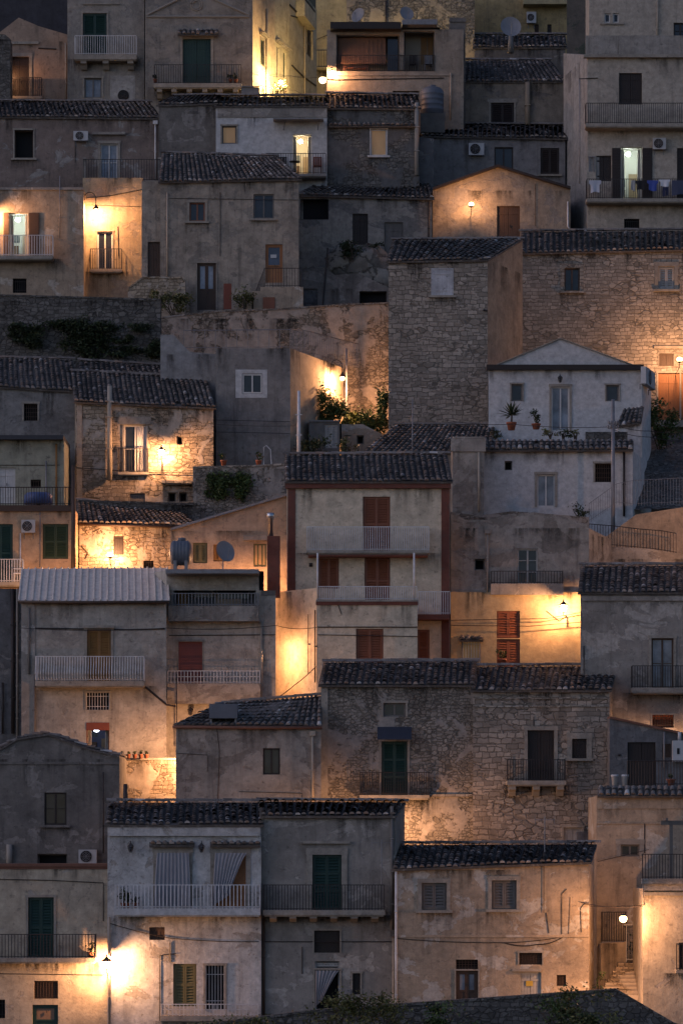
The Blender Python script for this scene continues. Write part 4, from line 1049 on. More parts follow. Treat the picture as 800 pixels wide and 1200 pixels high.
bush(P(746, 1108, 154.0), (.45, .2, .6), 260, .07, 'dark shrub behind the ornate iron gate', LEAF_D, seed=71)
o = empty('stone_steps', P(738, 1170, 149.5), 'worn stone steps climbing the narrow lane to the gate', 'steps'); m = MB()
for k in range(9):
    y = 1166-k*4.6; a = P(700+k*3.0, y, 149.6+k*.36); b = P(757, y, 149.6+k*.36); z = a.z
    m.hexa([(a.x, a.y, z-2.2), (b.x, a.y, z-2.2), (b.x, a.y+.38, z-2.2), (a.x, a.y+.38, z-2.2), (a.x, a.y, z), (b.x, a.y, z), (b.x, a.y+.38, z), (a.x, a.y+.38, z)])
m.build('steps', stone_o, o)
bush(P(704, 1150, 149.2), (.2, .2, .55), 140, .06, 'little green weed at the foot of the lane corner', LEAF, 'weed', 'weed', 'weeds before the boundary wall', 72)

H = House('pale corner house with a balustraded terrace and pergola post at the right edge', 753, 840, 1042, 1225, 147.4, cream, depth=5.0)
H.win(795, 1105, 812, 1138, 'glass', M_brown)
H.build(); h_b8 = H
H.balcony(752, 840, 1030, 1036, 1001, .35, grey, step=.12); H.band(753, 1037, 840, 1044, .2, grey); H.band(753, 1046, 840, 1050, .1, CASING, 'string_course'); H.balcony(792, 830, 1137, 1141, 1106, .3)
o = empty('pergola', P(786, 1029, 147.9), 'grey timber pergola post with a cross beam on the corner terrace', 'pergola'); pp = Plane(760, 147.9, 800, 147.9)
m = MB(); m.pbox(pp, *pp.uz(784, 1029)[:1], pp.uz(788, 1029)[0], pp.uz(786, 1030)[1], pp.uz(786, 967)[1], -.07, .07); m.build('post', M_grey, o)
m = MB(); m.pbox(pp, pp.uz(774, 965)[0], pp.uz(835, 965)[0], pp.uz(786, 967)[1], pp.uz(786, 962)[1], -.08, .08)
for x in (778, 800, 822): m.pbox(pp, pp.uz(x, 962)[0], pp.uz(x+3, 962)[0], pp.uz(x, 962)[1], pp.uz(x, 959)[1], -.6, .6)
m.build('beam', M_grey, o)

# ================================================================== second row
H = House('sooty gabled house with a single upper window at the left edge', -30, 140, [(-30, 890), (0, 880), (20, 868), (57, 862), (100, 878), (140, 888)], 1040, 157.5, darkp, depth=5)
H.gable(ROOF_T, .12, .08); H.win(52, 929, 78, 967, 'glass', M_dbrown, cas=darkp, sill=True); H.win(44, 1001, 79, 1016, 'dark', M_grey)
H.build(); H.pipe(11, 990, 1016, .14, grey); H.band(-30, 893, 140, 896, .05, darkp, 'string_course')
ac_unit(H.pl, 92, 996, 113, 1012, 'air conditioner low on the sooty gabled house at left')
H.pipe(121, 905, 1000, .03, IRON)

H = House('flaking grey house with a lone dark window and a low hipped tile roof', 206, 376, 852, 1010, 160, grey2, depth=2.6)
H.shed(262, 826, 376, 816, eave=.15, side=.05, gutter=coping_red)
H.win(308, 877, 328, 908, 'glass', M_dbrown, rows=1); H.build(); h_c1 = H
H.pipe(366, 862, 945, .06, hopper=True, mat=PIPE); H.wire([(254, 853), (257, 880), (255, 945)], .018); H.wire([(207, 883), (243, 885), (243, 905)], .012); H.wire([(280, 928), (354, 930), (354, 945)], .012)
o = empty('water_tank', P(262, 850, 160.4), 'square grey cistern on legs on the hipped tile roof', 'water tank', 'water tanks on the roofs'); pt = Plane(240, 159.9, 280, 159.9)
m = MB(); m.pbox(pt, *pt.rect(245, 825, 278, 842) if hasattr(pt, 'rect') else (pt.uz(245, 842)[0], pt.uz(278, 842)[0], pt.uz(245, 842)[1], pt.uz(245, 825)[1]), -1.0, .1); m.build('tank_body', TANK, o)
for x in (247, 255, 268, 276):
    m = MB(); m.pbox(pt, pt.uz(x-1.2, 850)[0], pt.uz(x+1.2, 850)[0], pt.uz(x, 852)[1], pt.uz(x, 842)[1]-.002, -.2 if x in (247, 276) else -.8, -.08 if x in (247, 276) else -.68); m.build('leg', GREY_IRON, o)
m = MB(); m.lathe(P(257, 825.2, 160.6), [(.22, 0), (.22, .07), (.18, .09)], 14); m.build('lid', TANK, o)

H = House('rubble stone house with a tall green door under a small dark awning', 376, 554, 804, 1010, 161.5, stone_r, depth=4.4)
H.shed(382, 777, 556, 776)
H.win(449, 824, 475, 840, 'glass', M_grey, rows=1, surround=.1); H.win(447, 869, 477, 932, 'shutter', M_green, surround=.12, rows=3); H.build(); h_c2 = H
H.balcony(421, 503, 932, 936, 905, .6, step=.11); H.band(376, 804, 384, 935, .05, CASING, 'corner_strip'); H.band(480, 931, 553, 934, .12, stone_l, 'ledge')
m = MB(); pl = H.pl; a = [pl.at(442, 852, .02), pl.at(482, 852, .02), pl.at(482, 866, .75), pl.at(442, 866, .75)]; m.hexa([p-Vector((0, 0, .04)) for p in a]+a); m.build('awning', paint('dark_awning', (.03, .035, .05)), H.root)
lantern(H.pl, 436, 985, .4, 'hidden', 1) if False else None
H = House('squared stone house with a dark double door on a bracketed balcony', 554, 714, 810, 1010, 161.2, stone_b, depth=4.4, skew=.9)
H.shed(560, 782, 720, 781, gutter=None)
H.win(618, 856, 649, 915, 'planks', M_dbrown, surround=.16); H.win(670, 866, 687, 889, 'planks', M_dbrown, cols=1, surround=.24, sill=True)
H.win(660, 970, 682, 995, 'planks', M_wornwhite, surround=.08); H.build(); h_c3 = H
H.balcony(594, 663, 915, 920, 890, .8, brackets=[(600, 8, 933), (628, 8, 933), (656, 8, 933)], step=.12)
H.band(555, 817, 714, 819, .06, stone_l, 'string_course'); H.band(555, 827, 714, 829, .05, stone_l, 'string_course')
H.wire([(625, 840), (625, 853)], .02); H.band(676, 975, 698, 990, .2, darkb, 'vent_box')

H = House('dark lean-to with a sloping roof and a big double door behind the tile-topped terrace', 714, 840, [(714, 842), (840, 870)], 935, 159.5, darkb, depth=1.3)
H.gable(None, .15, .1, coping_red); H.win(735, 858, 768, 921, 'planks', M_dbrown); H.win(776, 872, 786, 888, 'panel', M_brown, cols=1); H.build(); h_c4 = H
H.pipe(778, 858, 900, .04, GREY_IRON); H.wire([(724, 885), (727, 885)], .05)
fence('dark railing on the terrace before the lean-to door', 155.2, [(735, 892), (768, 892), (800, 892)], [(735, 921), (768, 921), (800, 921)])
o = empty('gas_boiler', P(795, 893, 159.2), 'white boiler cabinet with a flue on the dark lean-to', 'boiler'); m = MB(); pb = H.pl
m.pbox(pb, *H.rect(788, 868, 804, 893, .4), .05, .42); m.build('cabinet', AC_W, o); m = MB(); m.tube([pb.at(796, 868, .25), pb.at(796, 858, .25)], .08, 8); m.build('flue', AC_W, o)
m = MB(); m.pbox(pb, *H.rect(793, 877, 796, 884, .43), .42, .44); m.build('vent', DARK, o)
for i, x in enumerate((720, 732)): pot(P(x, 921, 156.2), .16, .5, ['pale jar on the terrace beside the lean-to', 'pale taller jar nearer the lean-to door'][i], 'none', potmat=AC_W)
pot(P(786, 921, 156.2), .2, .3, 'terracotta pot by the right end of the lean-to railing', n=50, ph=.3, seed=5)
# ================================================================== third row
H = House('tall plastered house with a sheet metal roof and a bulging white balcony', 25, 195, 704, 960, 166, plaster('worn_beige_plaster', (.40, .36, .30), dirt_amt=.55, patch=(.31, .27, .22), patch_amt=.3), depth=4)
H.shed(29, 667, 193, 666, eave=.3, kind='metal', mat=METAL_ROOF, gutter=M_brown)
H.win(102, 738, 130, 800, 'shutter', M_ochre, surround=.12); H.win(101, 812, 128, 832, 'grate', WHITE_IRON, surround=.07); H.win(101, 848, 128, 890, 'room', paint('blue_shop', (.10, .12, .22)), leaf=M_rust, lit=emit('shop_strip_light', (.8, .85, 1), 8))
H.build(); h_d1 = H
H.balcony(41, 169, 798, 804, 769, .9, CASING, WHITE_IRON, step=.125, r=.02, bulge=.22)
H.band(98, 733, 134, 736, .2, CASING, 'door_hood'); H.band(25, 704, 41, 960, .06, grey, 'corner_pilaster'); H.wire([(26, 736), (150, 738), (193, 737)], .03)
H.pipe(34, 712, 790, .06, darkp); H.pipe(40, 790, 960, .06, darkp)
H.band(101, 847, 128, 856, .03, M_red, 'shop_sign'); H.wire([(170, 805), (195, 826), (206, 828)], .05); H.band(25, 806, 168, 809, .04, CASING, 'string_course')
W = wall('low golden stone terrace wall lit orange, carrying five flower pots', [(139, 891), (207, 891)], 965, 164.2, stone_o, thick=.8, cap=CASING)
for i, x in enumerate((143, 150.5, 158, 165, 171.5)): pot(P(x, 889, 163.9), .12, .2, 'terracotta flower pot in the row of five on the golden terrace wall', n=26, ph=.16, mat=LEAF_D, group='five pots on the golden terrace wall', seed=80+i)
post('dark stub of flue pipe standing above the white house roof', 147, 919, 945, 156, .11, IRON, 'flue_pipe', 'pipe')

H = House('dark blue-grey house with drainpipes squeezed in at the left edge', -30, 25, 690, 890, 170, darkb, depth=4); H.build(); H.pipe(15, 690, 860, .09, IRON); H.pipe(3, 800, 860, .05, IRON); H.pipe(20, 690, 880, .05, grey)

H = House('house with a dark roofed loggia above a red roller blind and two railed balconies', 195, 323, [(195, 668), (303, 668), (303.5, 692), (323, 692)], 880, 167.6, plaster('pale_beige_plaster', (.46, .41, .34), dirt_amt=.5, streak=.6), depth=3.6, skew=-1.6)
H.win(203, 676, 300, 711, 'room', darkb, leaf=GREY_IRON); H.win(209, 752, 237, 801, 'roller', M_blueblind, surround=.08)
H.build(); h_d2 = H
H.balcony(197, 303, 710, 728, 695, .7, grey2, GREY_IRON, step=.16, mid=False, r=.02); H.balcony(196, 305, 801, 825, 786, .6, grey2, WHITE_IRON, step=.16, r=.016, mid=True)
H.band(194, 667, 303, 672, 1.5, GREY_IRON, 'loggia_roof'); H.pipe(306, 728, 880, .06); H.band(306, 692, 323, 698, .03, darkp, 'coping'); H.wire([(198, 745), (323, 744)], .02)
lz = H.rect(255, 680, 292, 702, -1.2); m = MB(); m.pbox(H.pl, *lz, -1.27, -1.2); m.build('loggia_window', GLASS, H.root)
lz = H.rect(208, 679, 220, 711, -1.2); m = MB(); m.pbox(H.pl, *lz, -1.27, -1.2); m.build('loggia_door', M_ochre, H.root)
lz = H.rect(228, 678, 250, 700, -1.2); m = MB(); m.pbox(H.pl, *lz, -1.27, -1.21); m.build('loggia_panel', M_wornwhite, H.root)
lantern(H.pl, 223, 834, .4, 'unlit lantern on the glowing wall beneath the lower railed balcony', lit=False, r=.11)
tank_h(212, 648, 170.2, .62, .9, 'ribbed dark cistern lying on the loggia house roof'); dish(263, 647, 169.2, .55, 'pale satellite dish on the loggia roof, in front of a shuttered window', yaw=.55, foot=.8)
post('thin pole standing against the lower loggia house balcony', 207, 790, 870, 166.2, .022, IRON, 'pole', 'pole')

# cream and red-brown house
H = House('cream three-storey house with red-brown trim and red shutters, in the middle', 336, 527, 564, 820, 171, plaster('warm_cream_plaster', (.68, .56, .41), dirt_amt=.18, streak=.22, keep=0), depth=4.2)
H.shed(336, 534, 521, 533, eave=.35)
H.win(425, 582, 457, 646, 'shutter', M_rust, rows=2); H.win(373, 654, 397, 690, 'shutter', M_rust); H.win(427, 653, 457, 708, 'shutter', M_rust, rows=2); H.win(489, 738, 503, 780, 'shutter', M_rust, cols=1, rows=2)
H.build(); h_d5 = H
H.band(334, 565, 528, 572, .22, brickred); H.band(337, 573, 346, 706, .05, brickred, 'corner_pilaster'); H.band(517, 573, 526.5, 820, .05, brickred, 'corner_pilaster')
H.balcony(359, 503, 645, 648, 617, .95, CASING, WHITE_IRON, step=.11, r=.016)
H.band(489, 720, 527, 726, 1.0, brickred, 'ledge'); H.band(361, 648.6, 501, 652, .85, brickred, 'balcony_edge'); H.wire([(362, 662), (366, 662)], .1)
B = House('', 371, 489, 706, 820, 167.3, H.mat, depth=3.6, parent=H.root, wall='lower_block'); B.win(417, 737, 449, 778, 'shutter', M_rust, rows=2); B.build()
B.band(370, 703, 490, 705, .12, CASING, 'terrace_lip'); B.band(370, 705, 490, 709, .08, brickred, 'terrace_edge'); pl = B.pl; m = MB(); u0, u1 = pl.uz(372, 700)[0], pl.uz(488, 700)[0]; z0, z1 = pl.uz(372, 703)[1], pl.uz(372, 687)[1]
bar_rail(m, pl, u0, u1, z0, z1, 0, .11, .016); m.build('railing', WHITE_IRON, H.root)
for x in (372, 485): m = MB(); m.tube([pl.at(x, 703, 0), pl.at(x, 648, 0)], .045, 8); m.build('awning_post', WHITE_IRON, H.root)
m = MB(); u0, u1 = H.pl.uz(490, 700, .9)[0], H.pl.uz(527, 700, .9)[0]; bar_rail(m, H.pl, u0, u1, H.pl.uz(490, 720, .9)[1], H.pl.uz(490, 693, .9)[1], .9, .11, .016); m.build('railing', WHITE_IRON, H.root)
B.wire([(372, 735), (489, 735)], .025); B.wire([(372, 744), (489, 746)], .018); B.wire([(395, 706), (400, 720)], .02)
D4 = House('', 323, 371, [(323, 694), (371, 689)], 830, 171.2, H.mat, Y1=167.3, depth=1.0, parent=H.root, wall='return_wall'); D4.build(); D4.pipe(361, 720, 790, .02, IRON); D4.pipe(369, 715, 800, .03, IRON)
globe_lamp(Plane(300, 168.9, 340, 168.9), 316, 765, .1, 'lane lamp tucked behind the loggia house, lighting the tall cream return wall', .5, arm=False)
m = MB(); a, b = P(313, 0, 170), P(328, 0, 170); zt, zb = P(0, 628, 170).z, P(0, 700, 170).z
m.hexa([(a.x, 170, zb), (b.x, 170, zb), (b.x, 170.6, zb), (a.x, 170.6, zb), (a.x, 170, zt), (b.x, 170, zt), (b.x, 170.6, zt), (a.x, 170.6, zt)]); ch = m.build('chimney', brickred, H.root)
m = MB(); c = P(317, 628, 170.3); m.lathe(c, [(.13, 0), (.13, .85), (.2, .86), (.2, 1.12), (.05, 1.14)], 14); m.build('flue', STEEL, ch)
fence('thin rail along the lane under the cream middle house', 165.5, [(378, 775), (470, 775), (560, 775)], [(378, 790), (470, 790), (560, 790)], iron=GREY_IRON)

# yellow lit house with ruinous upper floor
H = House('house with a glowing yellow ground floor under a ruinous grey gabled upper storey', 528, 682, 694, 810, 172, yellow, depth=3.5)
H.win(582, 716, 609, 748, 'shutter', M_rust); H.win(582, 749, 609, 790, 'shutter', M_rust, rows=2); H.win(542, 749, 562, 777, 'grate', WHITE_IRON, pane=LIT_O, surround=.06); H.build()
tile_strip(H, 538, 750, 566, 746, .35, 0, 'window_canopy')
U = House('', 528, 690, [(528, 602), (545, 612), (572, 612), (590, 606), (625, 603), (660, 608), (690, 619)], 694, 172.3, grey2, depth=4, parent=H.root, wall='upper_wall'); U.zlow = U.zb-.5
U.gable(None, .0, .12, grey2); U.win(606, 643, 630, 684, 'glass', M_wornwhite, rows=3); U.win(556, 655, 568, 668, 'dark', M_grey); U.build()
U.balcony(575, 660, 684, 697, 669, .5, grey, step=.14); U.pipe(571, 625, 710, .05, grey, hopper=True)
U.band(528, 692, 682, 695, .1, CASING, 'string_course')
lantern(H.pl, 660, 713, .95, 'glowing lantern on the yellow ground floor wall, on a scrolled bracket', .95, wallside=.25)
H.wire([(528, 727), (640, 725), (680, 718)], .018, .25); H.wire([(528, 733), (620, 734), (682, 729)], .018, .25); H.wire([(640, 716), (655, 728), (664, 722)], .02)
R = House('', 690, 716, [(690, 619), (716, 632)], 700, 172.3, grey2, Y1=175.5, depth=1, parent=H.root, wall='side_wall'); R.build()
pot(P(588, 782, 170.5), .22, .4, 'flower pot before the red shutter door of the yellow ground floor', n=120, ph=.6, mat=LEAF_Y, seed=9)

H = House('grey plastered house with a pale glazed balcony door, lower edge lit orange, at the right', 680, 840, 695, 880, 163.6, grey, depth=4.4)
H.shed(683, 664, 840, 663, eave=.25)
H.win(763, 748, 789, 807, 'glass', M_brown, pane=PALE, surround=.12); H.win(764, 838, 789, 853, 'grate', M_brown, pane=M_red, surround=.08); H.build(); h_d7 = H
H.balcony(740, 840, 806, 812, 780, .75, step=.12); H.pipe(684, 757, 812, .05, darkp, bend=(-.2, -.3)); H.band(682, 698, 840, 704, .1, grey)
globe_lamp(Plane(760, 162.2, 800, 162.2), 782, 878, .05, 'lamp hidden behind the dark lean-to, lighting the stone under the balcony', .45, arm=False)

globe_lamp(Plane(280, 172.4, 320, 172.4), 298, 684, .05, 'lamp hidden behind the loggia roof, warming the single-slope house', .5, arm=False)
globe_lamp(Plane(40, 172.8, 90, 172.8), 66, 694, .05, 'lamp hidden behind the sheet metal roof, warming the apricot house', .6, arm=False)
# hidden lane lamps
globe_lamp(Plane(180, 163.1, 240, 163.1), 213, 884, .05, 'lamp hidden behind the hipped roof, flooding the gap beside the pots', 1.2, arm=False)
globe_lamp(Plane(440, 159.3, 490, 159.3), 468, 972, .05, 'lamp hidden behind the grey balcony house, lighting the stone base', .85, arm=False)
globe_lamp(Plane(360, 158, 400, 158), 392, 966, .05, 'lamp hidden behind the long tiled roof, lighting the flaking grey wall', .25, arm=False)

# ================================================================== fourth row
H = House('apricot house with green shutters below a railed roof terrace, left edge', -30, 88, 598, 700, 176, plaster('apricot_plaster', (.50, .33, .19), dirt_amt=.25, streak=.2), depth=4.5)
H.win(50, 614, 80, 655, 'shutter', paint('olive_green_shutter', (.03, .05, .02))); H.win(-14, 614, 15, 682, 'shutter', M_green); H.build(); h_e1 = H
H.band(-30, 592, 88, 599, .15, M_brown, 'terrace_edge'); H.balcony(-30, 27, 682, 686, 655, .9, CASING, WHITE_IRON, step=.13, r=.02); H.pipe(24, 625, 690, .035, WHITE_IRON); H.pipe(47, 600, 665, .025, GREY_IRON)
ac_unit(H.pl, 25, 609, 41, 624, 'air conditioner beside the green shutters on the apricot house')
fence('dark railing round the apricot house roof terrace', 175.9, [(-30, 571), (40, 571), (86, 571)], [(-30, 592), (40, 592), (86, 592)], r=.014)
post('slim brown post rising beside the apricot house terrace', 86, 545, 690, 175.4, .11, M_brown, 'post', 'post')
o = empty('table', P(45, 592, 177.2), 'low table under a blue cover on the apricot roof terrace', 'table'); m = MB(); m.lathe(P(45, 592, 177.2), [(.75, .05), (.72, .5), (.6, .62), (.05, .66)], 18); m.build('cover', paint('blue_cover', (.06, .09, .2)), o)
m = MB(); m.box(P(45, 592, 177.2)+Vector((0, 0, .03)), .2, .2, .06); m.build('foot', IRON, o)
o = empty('chair', P(22, 682, 175.3), 'white plastic armchair at the end of the apricot house balcony', 'chair'); c = P(22, 682, 175.3); m = MB(); m.box(c+Vector((0, 0, .42)), .5, .48, .05); m.build('seat', WHITE_IRON, o)
m = MB(); m.box(c+Vector((.24, 0, .72)), .05, .46, .55); m.build('backrest', WHITE_IRON, o)
for dx in (-.22, .22):
    for dy in (-.2, .2): m = MB(); m.box(c+Vector((dx, dy, .2)), .04, .04, .4); m.build('leg', WHITE_IRON, o)
for dy in (-.24, .24): m = MB(); m.box(c+Vector((0, dy, .65)), .5, .05, .04); m.build('armrest', WHITE_IRON, o)

H = House('pale green house with a white shutter under a flat dark eave', -30, 75, 516, 610, 181, greenish, depth=4)
H.flat(paint('dark_eave', (.03, .03, .035)), .22, .5); H.win(-6, 548, 18, 590, 'planks', WHITE_WOOD); H.win(36, 562, 48, 572, 'grate', M_brown); H.build(); H.pipe(66, 520, 600, .05, M_ochre); H.pipe(54, 540, 600, .04, GREY_IRON); H.wire([(-20, 545), (70, 545)], .015)

H = House('low stone house with a mossy tile roof, glowing around its wall lamp', 93, 228, [(93, 613), (228, 617)], 700, 178, stone_o, depth=3.4)
H.shed(91, 587, 206, 600, eave=.3, gutter=M_brown); H.win(133, 628, 145, 650, 'planks', M_dbrown, cols=1); H.win(168, 657, 180, 668, 'grate', IRON); H.build()
globe_lamp(H.pl, 129, 650, .95, 'bright round lamp on the low stone house below the lantern-lit one', .8, up=False, r=.17); H.wire([(95, 640), (103, 648), (100, 655)], .02)

H = House('house with a single-slope roof and small shuttered windows behind the cistern', 200, 337, [(200, 622), (337, 581)], 720, 174, plaster('peach_plaster', (.46, .33, .22), dirt=(.12, .09, .08), dirt_amt=.4, streak=.4), depth=4)
H.gable(None, .2, .12, GREY_IRON); H.win(226, 636, 243, 660, 'shutter', M_olive); H.win(250, 638, 265, 658, 'shutter', M_ochre); H.win(297, 637, 312, 664, 'lit', M_olive, lit=LIT_O, cols=3, rows=1); H.build()
H.band(228, 628, 281, 700, .02, None, 'old_render') if False else None
H.band(285, 627, 314, 633, .25, grey, 'window_canopy')

H = House('old stone house with a tall glazed door and a glowing lantern', 89, 250, [(89, 471), (250, 478)], 600, 184, stone_o, depth=4.6)
H.shed(86, 436, 240, 444, eave=.25, pitch=.27); H.win(145, 498, 172, 554, 'glass', WHITE_WOOD, surround=.08, rows=2); H.win(207, 511, 214, 521, 'dark', M_grey)
H.win(152, 578, 170, 588, 'planks', M_grey, cols=1); H.win(197, 577, 206, 588, 'dark', M_grey); H.win(210, 577, 219, 588, 'dark', M_grey); H.build(); h_e4 = H
H.band(139, 488, 177, 497, .12, CASING, 'door_lintel'); H.pipe(128.5, 452, 562, .13, PIPE, .2); H.balcony(138, 174, 553, 556, 525, .2, CASING, step=.14); H.band(90, 472, 96, 590, .06, CASING, 'corner_strip')
H.wire([(90, 548), (160, 553), (250, 555)], .02, .1); H.balcony(190, 236, 563, 566, None, .45, stone_l); curtain(H.pl, (160, 500), (171, 500), (161, 552), (171, 552), -.13, CLOTH_W, H.root, 4, amp=.02)
lantern(H.pl, 189, 531, .9, 'glowing lantern beside the tall glazed door of the old stone house', .95)
wall('low dark stone wall behind the mossy low roof', [(92, 588), (160, 590), (235, 592)], 620, 180.9, stone_d, cap=stone_d)
m = MB(); tile_patch(m, P(92, 436, 189.2), P(212, 440, 189.2), P(92, 423, 191), P(205, 430, 191), 5); o = m.build('lean_to_roof', ROOF_T, None, P(150, 436, 189.2)); o['kind'] = 'thing'; tag(o, 'narrow strip of tiled roof above the old stone house', 'roof')

H = House('dim grey stone-rendered house with one barred window under tiles, left edge', -30, 89, [(-30, 452), (89, 459)], 540, 186, plaster('dim_grey_plaster', (.24, .23, .215), dirt=(.07, .065, .06), dirt_amt=.6, patch=(.17, .16, .15), patch_amt=.4), depth=4.4)
H.shed(-30, 420, 83, 422, eave=.2); H.win(28, 473, 44, 493, 'grate', M_brown, surround=.1, rows=4); H.build()

H = House('plain grey cube house with one small white window and a lit flank', 253, 340, 408, 570, 186, plaster('cement_grey', (.25, .23, .21), dirt=(.09, .08, .075), dirt_amt=.6, streak=.7), depth=5)
H.win(284, 438, 307, 461, 'glass', WHITE_WOOD, rows=1, rd=.12); H.build(); h_e6 = H
m = MB()
for r_ in ((276, 433, 283.5, 466), (307.5, 433, 313, 466), (283.5, 433, 307.5, 437.5), (283.5, 461.5, 307.5, 466)): m.pbox(H.pl, *H.rect(*r_), -.01, .012)
m.build('painted_surround', whitec, H.root)
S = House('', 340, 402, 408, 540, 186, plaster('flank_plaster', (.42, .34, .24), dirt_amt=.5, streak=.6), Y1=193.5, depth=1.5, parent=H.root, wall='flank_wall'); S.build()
S.prof; H.wire([(250, 492), (340, 494)], .015, .2); H.wire([(250, 506), (300, 507), (340, 508)], .015, .2)
o = empty('ladder_rail', P(313, 546, 185.2), 'small white tubular handrail at the foot of the grey cube house', 'handrail'); m = MB(); pl = Plane(300, 185.2, 330, 185.2)
m.tube([pl.at(309, 546), pl.at(309, 524), pl.at(312, 522), pl.at(317, 527), pl.at(318, 546)], .03, 6); m.build('tube', WHITE_IRON, o)
fence('pale railing along the flat roof of the grey cube house', 188.2, [(215, 387), (340, 386)], [(215, 409), (340, 408)], .6, .014, GREY_IRON)
fence('pale close-barred railing descending behind the grey cube house', 189, [(340, 385), (362, 388), (396, 397), (420, 403)], [(340, 409), (362, 414), (396, 424), (420, 430)], .18, .014, GREY_IRON, Y1=196)
wall('smooth pale sloping wall beside the railed roof', [(188, 392), (203, 392), (222, 412), (254, 415)], 450, 188, plaster('pale_grey_render', (.30, .29, .28), dirt_amt=.4), thick=.8)
wall('long golden retaining wall behind the lamp garden', [(189, 373), (250, 366), (330, 363), (400, 358), (458, 356)], 545, 197.2, stone('crumbling_wall', (.30, .24, .175), bw=.33, bh=.17, irregular=.2, dirt_amt=.5, render=(.38, .30, .22), render_amt=.5), thick=.8, cap=stone_r)
gooseneck(Plane(380, 191.6, 420, 191.6), 387, 465, 401, 443, .3, 'bright gooseneck street lamp in the planted corner, on an arched arm', 1.6, post=520)
globe_lamp(Plane(400, 193.8, 440, 193.8), 424, 488, .05, 'added lamp low behind the vines, brightening the golden retaining wall', .55, arm=False)  # lamp added to brighten the back wall beyond the gooseneck's reach
post('slim grey pole standing beside the gooseneck lamp', 406, 408, 530, 192.6, .06, GREY_IRON, 'pole', 'pole')
post('tall pale pipe post at the corner of the planted garden', 350, 458, 545, 182.5, .09, WHITE_IRON, 'pole', 'pole', [(486, .18), (510, .16)])
bush(P(382, 484, 190.2), (1.2, .8, 1.35), 3600, .095, 'round bushy tree under the gooseneck lamp', LEAF, 'bush', seed=31)
ivy(Plane(398, 192, 460, 190.5), [(415, 494, 16, 12, 2), (435, 496, 22, 16, 2.6), (449, 476, 8, 28, 1.8), (424, 506, 22, 12, 1.4)], 5600, .085, 'trailing vine between the lamp garden and the stone tower house', LEAF, 'vine', 33, .5)
bush(P(376, 522, 185.5), (1.2, .5, .7), 1100, .08, 'dark hedge at the bottom of the lamp garden', LEAF_D, seed=35); bush(P(407, 524, 186.5), (.5, .4, .6), 320, .07, 'small upright shrub below the gooseneck lamp', LEAF_Y, seed=36)
H = House('little garden shed with a louvred side below the gooseneck lamp', 362, 398, 494, 545, 187.5, M_grey, depth=1.5, name='shed', cat='shed'); H.win(380, 497, 396, 525, 'shutter', M_wornwhite); H.flat(GREY_IRON, .06, .1); H.build()
H = House('small ochre outhouse with two holes under the vine', 400, 450, [(400, 497), (425, 497), (450, 510)], 560, 189.5, tan, depth=1.5, name='shed', cat='shed'); H.win(403, 502, 411, 511, 'dark', M_grey); H.win(418, 510, 426, 520, 'dark', M_grey); H.build()
wall('ivy-grown terrace wall below the grey cube house', [(226, 549), (300, 547), (334, 545)], 610, 181.7, stone_r, thick=.7, cap=stone_l)
ivy(Plane(226, 181.7, 334, 181.7), [(252, 571, 14, 17, 2), (285, 571, 12, 16, 2), (266, 562, 22, 9, 1.2)], 3200, .085, 'green ivy in two clumps on the terrace wall', LEAF, 'ivy', 41, .3)
for i, (x, y) in enumerate(((262, 546), (303, 546))): pot(P(x, y, 182), .16, .3, ['pot of greenery on the terrace wall under the clothes lines', 'pot by the white handrail on the terrace wall'][i], n=80, ph=.5, seed=44+i)

# white pair on the right
H = House('white gabled house with two little windows and a glazed door, above the white terrace house', 572, 752, [(572, 432), (656, 397), (752, 432)], 530, 187, whitec, depth=4.5, skew=.9)
H.gable(None, .12, .05, CASING); H.win(646, 453, 667, 505, 'glass', WHITE_WOOD, rows=1, surround=.12, pane=PALE); H.win(599, 450, 612, 470, 'glass', M_grey, cols=1, rows=1, surround=.07); H.win(710, 451, 725, 470, 'glass', M_grey, cols=1, rows=1, surround=.07); H.build(); h_e9 = H
H.band(570, 427, 754, 433, .28, M_dbrown, 'fascia'); lantern(H.pl, 656, 444, .3, 'tiny unlit lamp over the white gabled house door', lit=False, r=.09)
ac_unit(Plane(750, 187, 775, 193), 757, 437, 768, 449, 'air conditioner on the lit flank of the white gabled house')
H = House('lower white house with a tile-edged terrace and a barred window', 567, 741, 528, 620, 182, whitec, depth=4.4, skew=1.0)
H.win(629, 556, 650, 594, 'glass', WHITE_WOOD, rows=1, surround=.12, pane=PALE); H.win(697, 543, 716, 565, 'grate', M_brown, rows=4, surround=.09); H.win(591, 540, 600, 551, 'dark', M_grey); H.build(); h_e10 = H
tile_strip(H, 566, 527, 742, 516, 1.1, -.75); H.pipe(731, 530, 605, .06, M_dbrown)
B = House('', 724, 750, [(724, 498), (750, 494)], 540, 184.6, whitec, depth=1.4, parent=H.root, wall='stair_wall'); B.build()
m = MB(); tile_patch(m, P(722, 499, 184.4), P(751, 495, 184.4), P(730, 480, 186.2), P(754, 476, 186.2), 9, ridge=False); m.build('tiled_ledge', ROOF_T, H.root)
wall('short blocked parapet along the white terrace', [(686, 506), (735, 506)], 525, 184, stone_d, thick=.3)
pot(P(599, 504, 184.5), .26, .42, 'big terracotta pot with a spiky palm on the white terrace', 'spiky', 60, LEAF_D, 1.05, seed=3)
pot(P(628, 503, 184.5), .24, .3, 'broad pot with a dark shrub right of the palm', n=200, mat=LEAF_D, ph=.8, seed=6)
